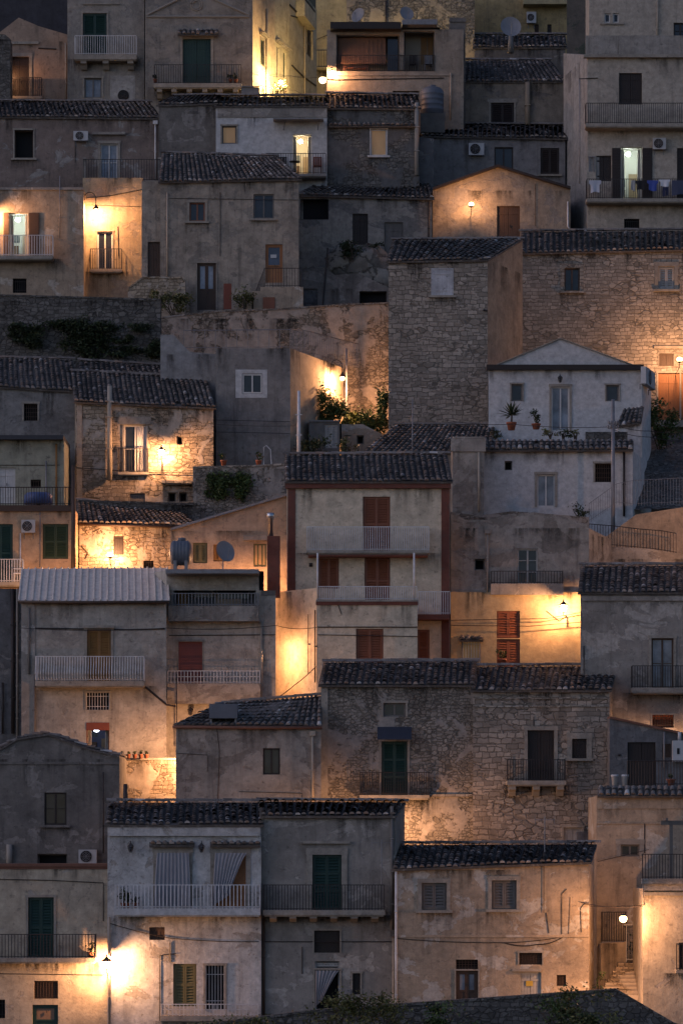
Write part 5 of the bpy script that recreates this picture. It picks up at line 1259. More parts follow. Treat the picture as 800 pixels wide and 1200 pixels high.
for i, x in enumerate((580, 645, 660, 674)): bush(P(x, 508, 183.8), (.55, .25, .28), 170, .06, ['low shrub at the left end of the white terrace', 'low shrub below the glazed door of the white gabled house', 'low shrub right of the glazed door on the terrace', 'straggly shrub beside the short parapet'][i], LEAF_Y if i % 2 else LEAF_D, group='terrace shrubs', seed=60+i)
post('tall grey utility pole with insulators before the lower white house', 718, 468, 672, 179.2, .1, GREY_IRON, arms=[(497, .22), (502, .28)], insul=True)
H = House('stained stub of a house with a broad capping, left of the lower white house', 530, 567, 514, 615, 180.6, grey2, depth=3)
H.flat(grey, .1, .1); H.build(); H.band(528, 514, 569, 529, .1, grey, 'capping'); H.pipe(561, 530, 600, .06, PIPE); 
H = House('low roof of old tiles beside the vine, seen above the middle house', 430, 572, 531, 570, 183.5, grey, depth=4); H.shed(466, 499, 578, 499, eave=.2); H.build()
post('thin mast before the low old tile roof', 483, 468, 545, 182, .03, GREY_IRON, 'pole', 'pole')
wall('rough rubble wall topping the ruinous gable, under the lower white house', [(528, 600), (560, 604), (600, 599), (640, 602), (690, 606)], 640, 178.2, stone_r, thick=.6)
bush(P(678, 600, 178.6), (.7, .4, .35), 300, .06, 'dark shrub at the bottom of the white house stair railing', LEAF_D, seed=66)
wall('smooth orange-lit ramp wall right of the utility pole', [(682, 654), (700, 636), (745, 603), (840, 588)], 690, 177.4, plaster('ramp_plaster', (.42, .30, .19), dirt_amt=.5, streak=.5), thick=.8)
fence('curving dark railing in front of the orange-lit ramp wall', 176.2, [(690, 614), (716, 616), (750, 620), (775, 622), (792, 625)], [(690, 640), (716, 640), (750, 643), (775, 646), (792, 649)], .15, .013)
fence('thin stair railing rising past the lower white house', 178.6, [(690, 590), (722, 567), (741, 563), (840, 558)], [(690, 612), (722, 590), (741, 592), (840, 588)], .15, .009, GREY_IRON)
wall('grey ledge wall under the curving railing', [(700, 640), (760, 643), (790, 648), (840, 655)], 700, 175.6, grey2, thick=.6)
m = MB(); a = [P(735, 600, 182.5), P(850, 596, 182.5), P(850, 508, 194), P(752, 510, 194)]; NU, NV = 16, 26
def _cob(i, j):
    s_, t_ = i/NU, j/NV; p = a[0].lerp(a[1], s_).lerp(a[3].lerp(a[2], s_), t_); p.z += .04*math.sin(i*2.3+j*1.7)+.12*(j % 4 == 0); return p
for i in range(NU):
    for j in range(NV): m.face([_cob(i, j), _cob(i+1, j), _cob(i+1, j+1), _cob(i, j+1)], [(i*.3, j*.45), (i*.3+.3, j*.45), (i*.3+.3, j*.45+.45), (i*.3, j*.45+.45)])
o = m.build('cobbled_road', stone_d); o['kind'] = 'structure'
bush(P(773, 499, 191.5), (1.0, .5, 1.25), 1500, .1, 'leafy shrub beside the orange wooden door at the right', LEAF, seed=67)
globe_lamp(Plane(820, 172, 850, 172), 822, 606, .05, 'lamp just past the right edge, lighting the ramp wall', .42, arm=False)
# ================================================================== fifth row
H = House('square stone tower house with a blocked white window and a warm-lit flank', 455, 571, [(455, 307), (571, 305)], 520, 190, stone_b, depth=4.6, skew=0)
H.shed(462, 282, 609, 281, eave=.2); H.win(505, 314, 531, 346, 'planks', plaster('blocked_white', (.5, .5, .52), dirt_amt=.3), cols=1, rd=.08, sill=True); H.build(); h_f1 = H
H.wire([(566, 363), (571, 364)], .06)
S = House('', 571, 612, [(571, 304), (609, 281), (612, 283)], 520, 190, plaster('warm_flank_plaster', (.33, .255, .175), dirt_amt=.6, streak=.6), Y1=194.8, depth=.6, parent=H.root, wall='flank_wall'); S.build()  # lamp warmth is put into this flank's plaster colour
H = House('long stone building with two framed windows and a lit orange door at its right', 612, 840, [(612, 297), (840, 292)], 520, 199, stone_l, depth=4.6)
H.shed(612, 272, 840, 270, eave=.25, pitch=.33); H.win(661, 314, 679, 341, 'glass', M_brown, rows=1, surround=.22, sill=True, cas=stone_l); H.win(771, 312, 790, 339, 'shutter', M_wornwhite, surround=.22, sill=True)
H.win(771, 437, 796, 492, 'planks', M_orange, surround=.1); H.win(797, 437, 815, 492, 'planks', M_orange); H.win(772, 414, 789, 429, 'planks', M_brown, surround=.05); H.build(); h_f2 = H
H.band(766, 405, 840, 408, .12, CASING, 'lintel'); H.band(768, 492, 840, 500, .9, CASING, 'doorstep')
globe_lamp(H.pl, 796, 421, 2.2, 'glaring lamp over the orange wooden doors at the right edge', 1.0, up=False, r=.17)
wall('dark stone retaining wall draped with ivy, left', [(-30, 346), (188, 352)], 450, 192, stone_d, thick=1.2, cap=stone_d)
ivy(Plane(-30, 192, 188, 192), [(20, 384, 18, 8, 1), (40, 392, 14, 16, 2), (70, 378, 26, 6, 1.4), (92, 392, 22, 22, 4), (108, 402, 18, 22, 3.2), (120, 382, 22, 8, 1.2), (150, 411, 28, 7, 1.5), (182, 408, 12, 12, 1.8), (140, 396, 16, 6, .8), (165, 384, 22, 7, .9), (25, 396, 14, 8, .8)], 10500, .085, 'great mass of dark ivy hanging on the stone retaining wall', LEAF_D, 'ivy', 12, .4)

H = House('grey-plastered house with an open lit balcony door and brown shutters, left edge', -30, 98, 221, 365, 203, tan, depth=4)
H.win(11, 249, 33, 299, 'room', ROOM_C, leaf=WHITE_WOOD, lit=LAMP_C); H.win(15, 326, 31, 343, 'grate', IRON); H.build(); h_f5 = H
H.balcony(-30, 62, 299, 303, 275, .85, CASING, WHITE_IRON, step=.15, r=.02); H.flat(grey)
for x0, x1 in ((4, 10.5), (34, 46)):
    m = MB(); r_ = H.rect(x0, 249, x1, 298, .06); m.pbox(H.pl, *r_, .02, .06)
    for k in range(14): z = r_[2]+.1+(r_[3]-r_[2]-.2)*k/14; m.pbox(H.pl, r_[0]+.05, r_[1]-.05, z, z+.09, .055, .075)
    m.build('shutter', M_brown, H.root)
H.pipe(70, 206, 278, .03, GREY_IRON); H.band(-30, 219, 98, 222, .1, grey, 'coping')
globe_lamp(H.pl, -9, 252, .6, 'lamp just beyond the left edge by the open balcony door', .8)
H = House('narrow recessed house front flooded by a gooseneck lamp, under an overhanging balcony', 97, 167, 208, 370, 204.6, plaster('golden_plaster', (.46, .36, .22), dirt=(.2, .15, .09), dirt_amt=.5, patch=(.34, .27, .18), patch_amt=.4), depth=3)
H.win(114, 271, 132, 316, 'glass', WHITE_WOOD, rows=1, surround=.06); H.build(); h_f6 = H
H.balcony(105, 143, 315, 318, 291, .5, CASING, IRON, step=.14); H.wire([(138, 265), (139, 300)], .02); H.wire([(100, 232), (130, 229), (166, 222)], .02); H.wire([(100, 240), (166, 242)], .015)
gooseneck(H.pl, 98, 246, 112.5, 246, 1.0, 'gooseneck wall lamp flooding the recessed golden front', 1.1)
wall('bright rubble parapet beside the recessed golden front', [(150, 339), (167, 326), (214, 326), (217, 330)], 375, 199.7, stone_o, thick=.6, cap=stone_o)
bush(P(203, 356, 198.6), (1.25, .5, .75), 1100, .09, 'dry yellowish bush at the foot of the rubble parapet', LEAF_Y, seed=14); bush(P(182, 348, 198.8), (.5, .4, .5), 220, .09, 'wispy plant climbing left of the yellowish bush', LEAF_Y, seed=15)

H = House('stained two-storey house with a red door, beside the recessed golden front', 188, 350, [(188, 213), (350, 210)], 380, 201, plaster('stained_tan', (.37, .31, .24), dirt=(.10, .085, .07), dirt_amt=.65, patch=(.26, .22, .17), patch_amt=.35, streak=.8), depth=4.2)
H.shed(192, 180, 322, 184, eave=.25); H.win(222, 237, 240, 259, 'glass', M_rust, surround=.15, sill=True, rows=1); H.win(297, 227, 321, 256, 'glass', M_grey, rows=1, sill=True)
H.win(231, 308, 253, 363, 'panel', M_brown, pane=PALE, surround=.06); H.win(311, 286, 331, 331, 'panel', M_orange, cols=1, pane=glass('blue_glass', (.05, .06, .085))); H.build(); h_f7 = H
B = House('', 166, 188, 212, 380, 201.3, H.mat, depth=3, parent=H.root, wall='side_wing'); B.win(173, 283, 187.5, 324, 'planks', M_brown); B.build()
H.pipe(196, 225, 325, .05); H.wire([(258, 225), (258, 300)], .02); H.wire([(198, 232), (350, 234)], .015)
m = MB(); m.pbox(H.pl, *H.rect(317, 298, 324, 302, -.08), -.12, -.08); m.build('notice', AC_W, H.root)
o = empty('stone_steps', P(300, 365, 199), 'stone steps and landing before the red door', 'steps'); m = MB(); ps = Plane(270, 199.2, 360, 199.2)
m.pbox(ps, *ps.rect(305, 336, 355, 372), -2, 0)
for k in range(4): m.pbox(ps, *ps.rect(303-8*(k+1), 341+7*k, 305-8*k-.05, 372), -2, 0)
m.build('steps', tan, o); m = MB(); m.pbox(ps, *ps.rect(308, 348, 322, 372, .05), -.02, .05); m.build('hatch', M_rust, o)
fence('thin railing round the landing before the red door', 199.3, [(300, 340), (310, 314), (352, 314)], [(300, 366), (310, 336), (352, 336)], .16, .013)
bush(P(286, 348, 198.6), (.75, .4, .8), 600, .08, 'dry shrub beside the steps to the red door', LEAF_Y, seed=16); ivy(Plane(250, 198, 350, 198), [(310, 370, 10, 8, 1)], 200, .07, 'tuft of dry creeper hanging over the long golden wall', LEAF_Y, 'creeper', 17, .2)
o = empty('panel_board', P(267, 362, 198.9), 'rusty red board leaning on the wall by the glazed door', 'board'); m = MB(); m.pbox(Plane(262, 198.9, 280, 198.9), 0, .45, P(0, 362, 198.9).z, P(0, 332, 198.9).z, -.05, 0); m.build('board', M_red, o)

H = House('dark house with two plank doors above a rocky garden', 350, 506, [(350, 229), (506, 233)], 370, 206, plaster('dusky_plaster', (.32, .285, .24), dirt=(.09, .08, .07), dirt_amt=.6, patch=(.19, .17, .15), patch_amt=.5), depth=4)
H.shed(386, 213, 500, 214, eave=.25); H.win(352, 231, 385, 257, 'dark', M_dbrown); H.win(413, 250, 431, 290, 'planks', M_dbrown); H.win(450, 260, 472, 305, 'planks', M_grey); H.build(); H.pipe(502, 235, 300, .05, IRON)
H = House('low dark outbuilding with a battered door below the rocky garden', 350, 458, [(350, 318), (380, 312), (392, 322), (420, 320), (458, 338)], 380, 202.5, darkp, depth=2, name='shed', cat='shed')
H.win(355, 320, 372, 362, 'planks', darkb, cols=1); H.win(421, 341, 453, 358, 'dark', M_dbrown); H.build(); H.wire([(384, 290), (378, 360)], .05)
rn = random.Random(5)
for i, (x, y, r, lab) in enumerate(((430, 318, 1.5, 'big pale boulder on the slope of the rocky garden'), (404, 306, 1.0, 'smaller grey boulder left of the big pale one'), (446, 336, .9, 'boulder at the lower right end of the rocky garden'))):
    c = P(x, y, 204.6); m = MB(); vs = []; N, K = 16, 9
    for j in range(K+1):
        for k in range(N):
            th, ph = math.pi*j/K, 2*math.pi*k/N; q = r*(1+.22*math.sin(3*ph+i)*math.sin(th*2)+.16*math.sin(5*th+ph*2+i*2)+rn.uniform(-.06, .06))
            vs.append(c+Vector((math.sin(th)*math.cos(ph)*q*1.1, math.sin(th)*math.sin(ph)*q*.6, math.cos(th)*q*.95)))
    m.idx(vs, [(j*N+k, (j+1)*N+k, (j+1)*N+(k+1) % N, j*N+(k+1) % N) for j in range(K) for k in range(N)], .5, True, [[(vs[a].x, vs[a].z) for a in f] for f in [(j*N+k, (j+1)*N+k, (j+1)*N+(k+1) % N, j*N+(k+1) % N) for j in range(K) for k in range(N)]])
    o = m.build('boulder', stone('rock', (.25, .22, .18), bw=1.4, bh=.9, joint=.01, irregular=.5), None, c-Vector((0, 0, r))); o['kind'] = 'thing'; tag(o, lab, 'boulder', 'boulders of the rocky garden')
bush(P(412, 290, 203.6), (1.1, .5, .6), 900, .08, 'dark shrub growing under the left plank door', LEAF_D, seed=21); bush(P(440, 290, 204.6), (.5, .4, .35), 200, .08, 'dark shrub under the right plank door', LEAF_D, seed=22)

H = House('gabled house front with a lamp and an old wide door', 507, 668, [(507, 223), (583, 196), (668, 222)], 295, 207, plaster('brown_gable_plaster', (.33, .27, .20), dirt_amt=.6, patch=(.25, .21, .17), patch_amt=.4), depth=4)
H.gable(None, .35, .14, M_dbrown); H.win(582, 241, 609, 284, 'planks', M_brown, cols=2); H.build(); H.pipe(665, 236, 265, .05, WHITE_IRON, bend=(.2, -.3)); H.wire([(627, 215), (627, 265)], .015)
globe_lamp(H.pl, 552, 239, 1.2, 'bright lamp on the gabled house front', .33, up=False, r=.16)

# ================================================================== sixth row
H = House('pinkish house with a white balcony door, an air conditioner and a tiled roof, upper left', -30, 186, [(-30, 137), (186, 139)], 235, 209, pinkp, depth=4)
H.shed(-30, 119, 172, 120, eave=.2); H.win(17, 152, 39, 185, 'dark', M_brown, surround=.08, sill=True); H.win(118, 168, 138, 212, 'glass', WHITE_WOOD, surround=.15, rows=2, pane=PALE); H.build()
H.balcony(97, 188, 211, 215, 186, 1.6, grey, IRON, step=.16); H.band(108, 154, 147, 157, .2, grey, 'door_hood'); H.pipe(182, 145, 210, .05, WHITE_IRON, hopper=True)
ac_unit(H.pl, 86, 153, 103, 164, 'air conditioner left of the white balcony door on the pinkish house')
H.wire([(88, 164), (88, 190)], .02)
m = MB(); m.pbox(H.pl, *H.rect(97, 184, 101, 215, 1.5), 1.3, 1.5); m.pbox(H.pl, *H.rect(185, 184, 189, 215, 1.5), 1.3, 1.5); m.build('balcony_pier', grey, H.root)

H = House('white house with an open lit balcony door and an awning', 253, 383, 125, 230, 208, whitec, depth=3.6)
H.shed(256, 113, 380, 113, eave=.15); H.win(260, 147, 277, 168, 'lit', M_grey, lit=LIT_O, surround=.08, cols=1, rows=1); H.win(343, 157, 365, 204, 'room', ROOM, leaf=WHITE_WOOD, lit=LAMP_W); H.build(); h_g2 = H
H.balcony(311, 382, 203, 206, 179, 1.0, grey, IRON, step=.15); H.band(255, 126, 383, 137, .05, grey, 'frieze')
m = MB(); pl = H.pl; a = [pl.at(320, 141, .02), pl.at(379, 141, .02), pl.at(379, 138, 1.0), pl.at(320, 138, 1.0)]; m.hexa([p-Vector((0, 0, .05)) for p in a]+a); m.tube([pl.at(332, 152, .0), pl.at(335, 140, .8)], .025, 4); m.tube([pl.at(372, 152, .0), pl.at(374, 140, .8)], .025, 4); m.build('awning', GREY_IRON, H.root)
def plastic_chair(px, py, Y, mat, label, rot=0):
    c = P(px, py, Y); o = empty('chair', c, label, 'chair', 'balcony chairs'); m = MB(); m.box(c+Vector((0, 0, .44)), .52, .5, .05); m.build('seat', mat, o)
    m = MB()
    for k in range(5): m.box(c+Vector((-.21+.105*k, .23, .74)), .085, .03, .55)
    m.box(c+Vector((0, .23, 1.02)), .52, .04, .05); m.build('backrest', mat, o)
    for dx in (-.23, .23):
        for dy in (-.2, .2): m = MB(); m.box(c+Vector((dx, dy, .21)), .04, .04, .42); m.build('leg', mat, o)
plastic_chair(372, 203, 207.4, M_red, 'red chair on the lit balcony of the white house'); plastic_chair(331, 203, 207.5, M_dbrown, 'dark chair left of the open lit balcony door')
o = empty('table', P(345, 203, 207.2), 'small dark table before the open lit balcony door', 'table'); c = P(345, 203, 207.2); m = MB(); m.lathe(c+Vector((0, 0, .68)), [(.3, 0), (.32, .02), (.32, .04)], 16); m.build('tabletop', M_dbrown, o); m = MB(); m.tube([c, c+Vector((0, 0, .68))], .03, 6); m.lathe(c, [(.22, 0), (.05, .05)], 10); m.build('pedestal', M_dbrown, o)
H = House('patchy dark old wall and house end left of the white awning house', 186, 253, [(186, 124), (253, 122)], 230, 208.4, darkp, depth=3.5); H.shed(205, 113, 257, 112, eave=.15); H.build()
H = House('dark rubble house with one small white-framed window', 383, 491, [(383, 127), (491, 128)], 235, 208.2, stone('dark_rubble', (.17, .155, .135), bw=.4, bh=.2, irregular=.18, dirt_amt=.7, render=(.12, .115, .11), render_amt=.5), depth=4)
H.shed(384, 110, 486, 112, eave=.2); H.win(434, 151, 453, 182, 'lit', WHITE_WOOD, lit=LIT_O, cols=1, rows=1, surround=.05, sill=True, cas=whitec); H.build(); H.pipe(488, 120, 205, .13, grey); tile_strip(H, 385, 147, 485, 144, .3, 0)
wall('pale blank wall linking the dark rubble house and the gabled front', [(486, 160), (508, 162)], 230, 209, darkb, thick=1)
H = House('grey house with two dark windows under a long tiled roof, upper right', 495, 662, [(495, 160), (662, 163)], 240, 212, plaster('dusk_grey', (.23, .22, .215), dirt=(.08, .075, .07), dirt_amt=.5), depth=4)
H.shed(497, 146, 662, 147, eave=.2); H.win(579, 172, 601, 199, 'glass', M_dbrown, rows=1); H.win(633, 173, 655, 204, 'shutter', M_dbrown, sill=True); H.build()
ac_unit(H.pl, 549, 167, 567, 181, 'air conditioner between the tiled roof and the gabled house front')

H = House('tall pale apartment house with washing on its lit balcony, upper right corner', 688, 840, 64, 290, 207, plaster('pale_peach', (.44, .38, .30), dirt=(.16, .14, .12), dirt_amt=.4, streak=.5), depth=5)  # plaster colour lowered to put upper-row dimness into the wall
H.win(725, 85, 752, 122, 'planks', M_dbrown); H.win(727, 172, 752, 233, 'room', ROOM_C, leaf=WHITE_WOOD, lit=LAMP_C); H.win(698, 182, 716, 212, 'planks', M_dbrown); H.win(682.5, 183, 690, 201, 'lit', GREY_IRON, lit=LIT_G, cols=1, rows=1) if False else None
H.win(731, 256, 749, 270, 'grate', IRON); H.win(793, 173, 815, 233, 'planks', M_dbrown); H.win(690.5, 184, 695.5, 201, 'lit', GREY_IRON, lit=LIT_G, cols=1, rows=1, surround=.05, cas=GREY_IRON); H.build(); h_g5 = H
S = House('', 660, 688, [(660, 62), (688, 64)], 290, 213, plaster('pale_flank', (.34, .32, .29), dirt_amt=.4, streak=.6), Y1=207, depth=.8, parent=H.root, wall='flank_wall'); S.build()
T = House('', 690, 840, -30, 70, 209, H.mat, depth=3, parent=H.root, wall='roof_storey'); T.zlow = T.zb
T.win(708, 15, 715, 26, 'glass', WHITE_WOOD, cols=1, rows=1); T.win(718, 15, 725, 26, 'glass', WHITE_WOOD, cols=1, rows=1); T.win(789, 26, 805, 45, 'glass', M_dbrown); T.build(); T.band(703, 26, 731, 28, .1, CASING, 'sill'); T.pipe(770, -20, 60, .05)
H.band(686, 41, 840, 63, .05, plaster('stained_parapet', (.33, .30, .26), dirt_amt=.7, streak=.9), 'parapet', .2); H.band(684, 63, 840, 66.5, .3, CASING)
H.balcony(686, 840, 144, 148, 120, .95, CASING, IRON, step=.13); H.balcony(687, 840, 232, 236, 209, .95, CASING, IRON, step=.13)
for x0, x1 in ((717, 727), (752.5, 764)): 
    m = MB(); r_ = H.rect(x0, 173, x1, 232, .06); m.pbox(H.pl, *r_, .02, .06)
    for k in range(16): z = r_[2]+.1+(r_[3]-r_[2]-.2)*k/16; m.pbox(H.pl, r_[0]+.06, r_[1]-.06, z, z+.09, .055, .075)
    m.build('shutter', M_dbrown, H.root)
ac_unit(H.pl, 765, 161, 780, 174, 'air conditioner above the washing on the tall apartment house'); H.pipe(679, 92, 215, .03, GREY_IRON); H.wire([(678, 92), (700, 91)], .03)
for i, (x0, y0, x1, y1, c, sh, lab) in enumerate(((690, 211, 704, 225, (.4, .42, .48), 'shirt', 'pale patterned shirt at the left end of the balcony washing'), (739, 211, 744, 223, (.3, .3, .3), 'towel', 'narrow grey cloth left of the black garment'), (744, 211, 757, 222, (.015, .015, .018), 'shirt', 'black shirt in the balcony washing'),
        (758, 211, 771, 223, (.05, .08, .3), 'shirt', 'royal blue shirt in the balcony washing'), (772, 210, 785, 218, (.6, .6, .62), 'shirt', 'white shirt in the balcony washing'), (775, 219, 784, 229, (.02, .025, .06), 'trousers', 'navy shorts hanging below the white shirt'), (787, 211, 806, 228, (.05, .06, .1), 'towel', 'big dark navy towel at the right end of the washing'))):
    garment(H.pl, x0, y0, x1, y1, 1.0, lab, paint('cloth_%s' % lab.split()[0], c, .9, 0, .2), sh, i)

# ================================================================== top row
H = House('warm-lit little house with a curved gable and a balcony door, top left', -30, 79, [(-30, 48), (0, 37), (22, 20), (45, 30), (79, 40)], 135, 219, plaster('rosy_plaster', (.38, .27, .19), dirt_amt=.6, streak=.6), depth=4)
H.win(12, 66, 34, 114, 'planks', M_dbrown, surround=.2); H.build(); H.balcony(10, 49, 112, 115, 90, .5, CASING, IRON); H.band(12, 48, 45, 51, .12, CASING, 'door_cornice'); H.pipe(77, 50, 120, .05); H.wire([(45, 56), (66, 57)], .04)
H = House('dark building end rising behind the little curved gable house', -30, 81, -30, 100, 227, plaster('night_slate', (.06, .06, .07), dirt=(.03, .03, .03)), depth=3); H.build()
H = House('narrow stone house end with a dark niche, extreme top left', -30, 12, [(-30, 36), (6, 40), (12, 45)], 140, 215.8, stone_d, depth=1.5); H.build()
globe_lamp(Plane(-20, 218.2, 20, 218.2), 5, 88, .05, 'lamp hidden behind the narrow stone house end at top left', .22, arm=False)
H = House('tall grey house with a dark green balcony door and a round vent, upper left', 79, 169, -30, 135, 217.6, plaster('pale_grey_old', (.33, .29, .24), dirt_amt=.6, patch=(.27, .24, .2), patch_amt=.4), depth=5)  # wall colour darkened in place of dimmer light up here
H.win(97, 15, 125, 64, 'shutter', M_green, surround=.12, rows=2); H.win(99, 91, 119, 114, 'glass', M_grey, rows=1, surround=.12, pane=PALE); H.build()
H.balcony(87, 160, 63, 69, 41, .8, CASING, WHITE_IRON, step=.14, brackets=[(98, 7, 80), (124, 7, 80), (153, 7, 80)]); H.band(97, 3, 140, 4.5, .1, CASING, 'string_course')
m = MB(); c = H.pl.uz(144.5, 111.5)
for rr in (.33, .24, .12): m.tube([H.pl.w(c[0]+math.cos(k*math.pi/10)*rr, c[1]+math.sin(k*math.pi/10)*rr, .03) for k in range(21)], .025, 5, cap=False)
m.face([H.pl.w(c[0]+math.cos(k*math.pi/10)*.33, c[1]+math.sin(k*math.pi/10)*.33, .012) for k in range(20)]); m.build('round_vent', IRON, H.root)
H.band(129, 88, 158, 120, .01, plaster('vent_patch', (.42, .39, .35), dirt_amt=.4), 'render_patch')
H = House('church-like house with a pediment, a roundel and a dark door', 170, 296, -30, 130, 216.8, plaster('pediment_plaster', (.29, .255, .21), dirt=(.08, .07, .06), dirt_amt=.6, streak=.7, patch=(.2, .18, .15), patch_amt=.3), depth=5)  # plaster darkened so the colour holds the top-row dimness
H.win(214, 45, 247, 98, 'planks', M_green, surround=.16); H.build(); h_h3 = H; H.balcony(180, 283, 97, 102, 75, .8, CASING, IRON, step=.15, brackets=[(x, 6, 114) for x in (187, 204, 222, 240, 258, 276)])
tile_strip(H, 208, 40, 256, 34, .45, 0, 'door_canopy')
m = MB(); c = H.pl.uz(230, 5)
for rr in (.36, .25): m.tube([H.pl.w(c[0]+math.cos(k*math.pi/10)*rr, c[1]+math.sin(k*math.pi/10)*rr, .03) for k in range(21)], .05, 6, cap=False)
m.build('roundel', CASING, H.root)
m = MB()
for a, b in (((172, 17), (226, -10)), ((232, -10), (292, 17)), ((172, 19), (292, 19))): m.tube([H.pl.at(*a, .04), H.pl.at(*b, .04)], .07, 6)
m.build('moulding', CASING, H.root)
for i, x in enumerate((182, 270, 276)): pot(H.pl.at(x, 97, .5), .13, .25, ['potted plant at the left end of the pediment house balcony', 'potted plant on the right of the pediment house balcony', 'end pot on the right of the pediment house balcony'][i], n=50, ph=.4, mat=LEAF_D, seed=90+i)

# the lit alley at the top
al_o = plaster('alley_orange', (.50, .38, .24), dirt_amt=.3, streak=.5); al_y = plaster('alley_yellow', (.52, .45, .29), dirt_amt=.25, streak=.4); al_b = plaster('alley_back', (.42, .34, .17), dirt_amt=.35)
H = House('narrow orange house flank receding into the lit alley', 296, 322, -30, 140, 217.2, al_o, Y1=222.5, depth=1.5); H.win(305, 47, 309, 74, 'shutter', M_green, cols=1, surround=.06, hood=True); H.build(); H.pipe(312.5, 10, 120, .06)
H = House('bright yellow house front halfway along the lit alley', 322, 339, -30, 140, 223, al_y, Y1=226, depth=1.5); H.win(332, 62, 335, 90, 'shutter', M_green, cols=1, hood=True); H.win(324, 55, 327, 90, 'shutter', M_grey, cols=1, hood=True); H.build()
H = House('yellow house receding at the far right of the lit alley', 339, 371, -30, 140, 226.5, al_y, Y1=236, depth=1.5); H.win(359, 37, 366, 62, 'shutter', M_grey, cols=1, surround=.06); H.build(); H.pipe(357, 0, 110, .05); H.wire([(342, 76), (356, 90), (370, 100)], .06); H.wire([(339, 5), (356, 22)], .07); H.wire([(341, 18), (356, 22), (357, 88)], .04); H.balcony(357, 370, 16, 18, -3, .6, al_y, IRON, step=.2)
H = House('yellow house closing the end of the lit alley', 370, 408, -30, 140, 238, al_b, depth=3); H.build(); H.balcony(370, 398, 78, 80, 58, .6, al_b, IRON, step=.18); H.wire([(370, 46), (385, 40)], .02)
pA = Plane(360, 219, 400, 219)
globe_lamp(pA, 378, 93, .1, 'big yellow lamp at the mouth of the top alley, left of the veranda', 2.6, y=True, r=.24, arm=False); globe_lamp(Plane(380, 214, 400, 214), 389.5, 84.5, .5, 'orange lamp on the corner pier of the veranda house', .55, r=.17)
globe_lamp(Plane(310, 219.6, 340, 219.6), 329, 96, .1, 'yellow lamp low in the top alley beside the green shutters', 1.3, y=True, r=.15, arm=False)
for i, (x, y) in enumerate(((328, 109), (322, 112), (334, 108))): bush(P(x, y-4, 219.5), (.3, .2, .6), 90, .08, ['potted-looking shrub glowing in the top alley', 'small shrub at the left of the alley lamp', 'small shrub at the right of the alley lamp'][i], LEAF_Y, seed=95+i)
cable('wire sagging across the top alley', [(296, 86), (340, 88), (372, 90)], [217, 222, 226], .1); cable('lower wire sagging across the top alley', [(303, 99), (345, 105), (371, 114)], [217, 222, 226], .1)
o = empty('box', P(293, 118, 214), 'plain blue-grey box on the roof edge below the alley', 'box'); m = MB(); m.hexa([P(282, 118, 214), P(304, 118, 214), P(304, 118, 215), P(282, 118, 215), P(283, 101, 214), P(304, 102, 214), P(304, 102, 215), P(283, 101, 215)]); m.build('casing', TANK, o); m = MB(); m.hexa([P(281.5, 101.2, 213.9), P(304.5, 101.8, 213.9), P(304.5, 101.8, 215.1), P(281.5, 101.2, 215.1), P(282, 100, 213.9), P(304.5, 100.5, 213.9), P(304.5, 100.5, 215.1), P(282, 100, 215.1)]); m.build('lid', TANK, o)

H = House('veranda house with a glazed loggia above a lamp-lit wall, top middle', 383, 543, 34, 140, 214, plaster('veranda_plaster', (.36, .29, .22), dirt_amt=.5, streak=.6), depth=5)
H.win(394, 40, 468, 83, 'room', plaster('veranda_inside', (.26, .18, .13)), leaf=M_grey); H.win(473, 36, 509, 83, 'room', plaster('veranda_inner_cream', (.42, .36, .28)), leaf=M_grey); H.win(402, 107, 416, 120, 'planks', M_red, surround=.06); H.win(460, 106, 491, 122, 'dark', M_grey); H.build()
H.band(387, 25, 470, 33, .8, M_dbrown, 'veranda_roof'); H.band(471, 22, 512, 28, .8, GREY_IRON, 'veranda_roof'); H.wire([(383, 92), (395, 93), (520, 91)], .03); H.pipe(528, 85, 140, .05); H.band(383, 86, 530, 88, .06, None, 'string_course')
m = MB(); 
for k in range(22):
    u0 = H.pl.uz(396, 60)[0]; u1 = H.pl.uz(452, 60)[0]; a = u0+(u1-u0)*k/22; b = u0+(u1-u0)*(k+1)/22; m.pbox(H.pl, a, b-.015, H.pl.uz(396, 72)[1], H.pl.uz(396, 41)[1], -.62+.03*(k % 2), -.58+.03*(k % 2))
m.build('veranda_blind', paint('brown_blind', (.2, .11, .075), .8), H.root)
m = MB(); m.pbox(H.pl, *H.rect(454, 42, 466, 83, -.6), -.65, -.6); m.build('glazed_door', GLASS, H.root)
m = MB(); m.pbox(H.pl, *H.rect(493, 44, 500, 75, -1.25), -1.3, -1.22); m.pbox(H.pl, *H.rect(501, 44, 507, 75, -1.25), -1.3, -1.22); m.build('inner_window', M_ochre, H.root)
m = MB(); u0, u1 = H.pl.uz(394, 70, .03)[0], H.pl.uz(509, 70, .03)[0]; bar_rail(m, H.pl, u0, u1, H.pl.uz(394, 83)[1], H.pl.uz(394, 64)[1], .03, .14); m.build('railing', IRON, H.root)
o = empty('bench', P(417, 83, 213.2), 'brown slatted bench behind the veranda railing', 'bench'); 
pv = Plane(383, 214.4, 543, 214.4)
m = MB(); m.pbox(pv, *pv.rect(402, 79, 432, 80), -.3, .1); m.build('seat', M_rust, o); m = MB(); m.pbox(pv, *pv.rect(402, 75, 432, 77), -.32, -.28); m.pbox(pv, *pv.rect(402, 77.6, 432, 78.6), -.32, -.28); m.build('backrest', M_rust, o)
for x in (403, 430): m = MB(); m.pbox(pv, *pv.rect(x, 80, x+1.5, 83), -.3, .1); m.build('leg', M_rust, o)
plastic_chair(484, 83, 214.6, M_dbrown, 'dark chair in the right bay of the veranda'); plastic_chair(502, 83, 214.6, GREY_IRON, 'grey chair at the right end of the veranda')
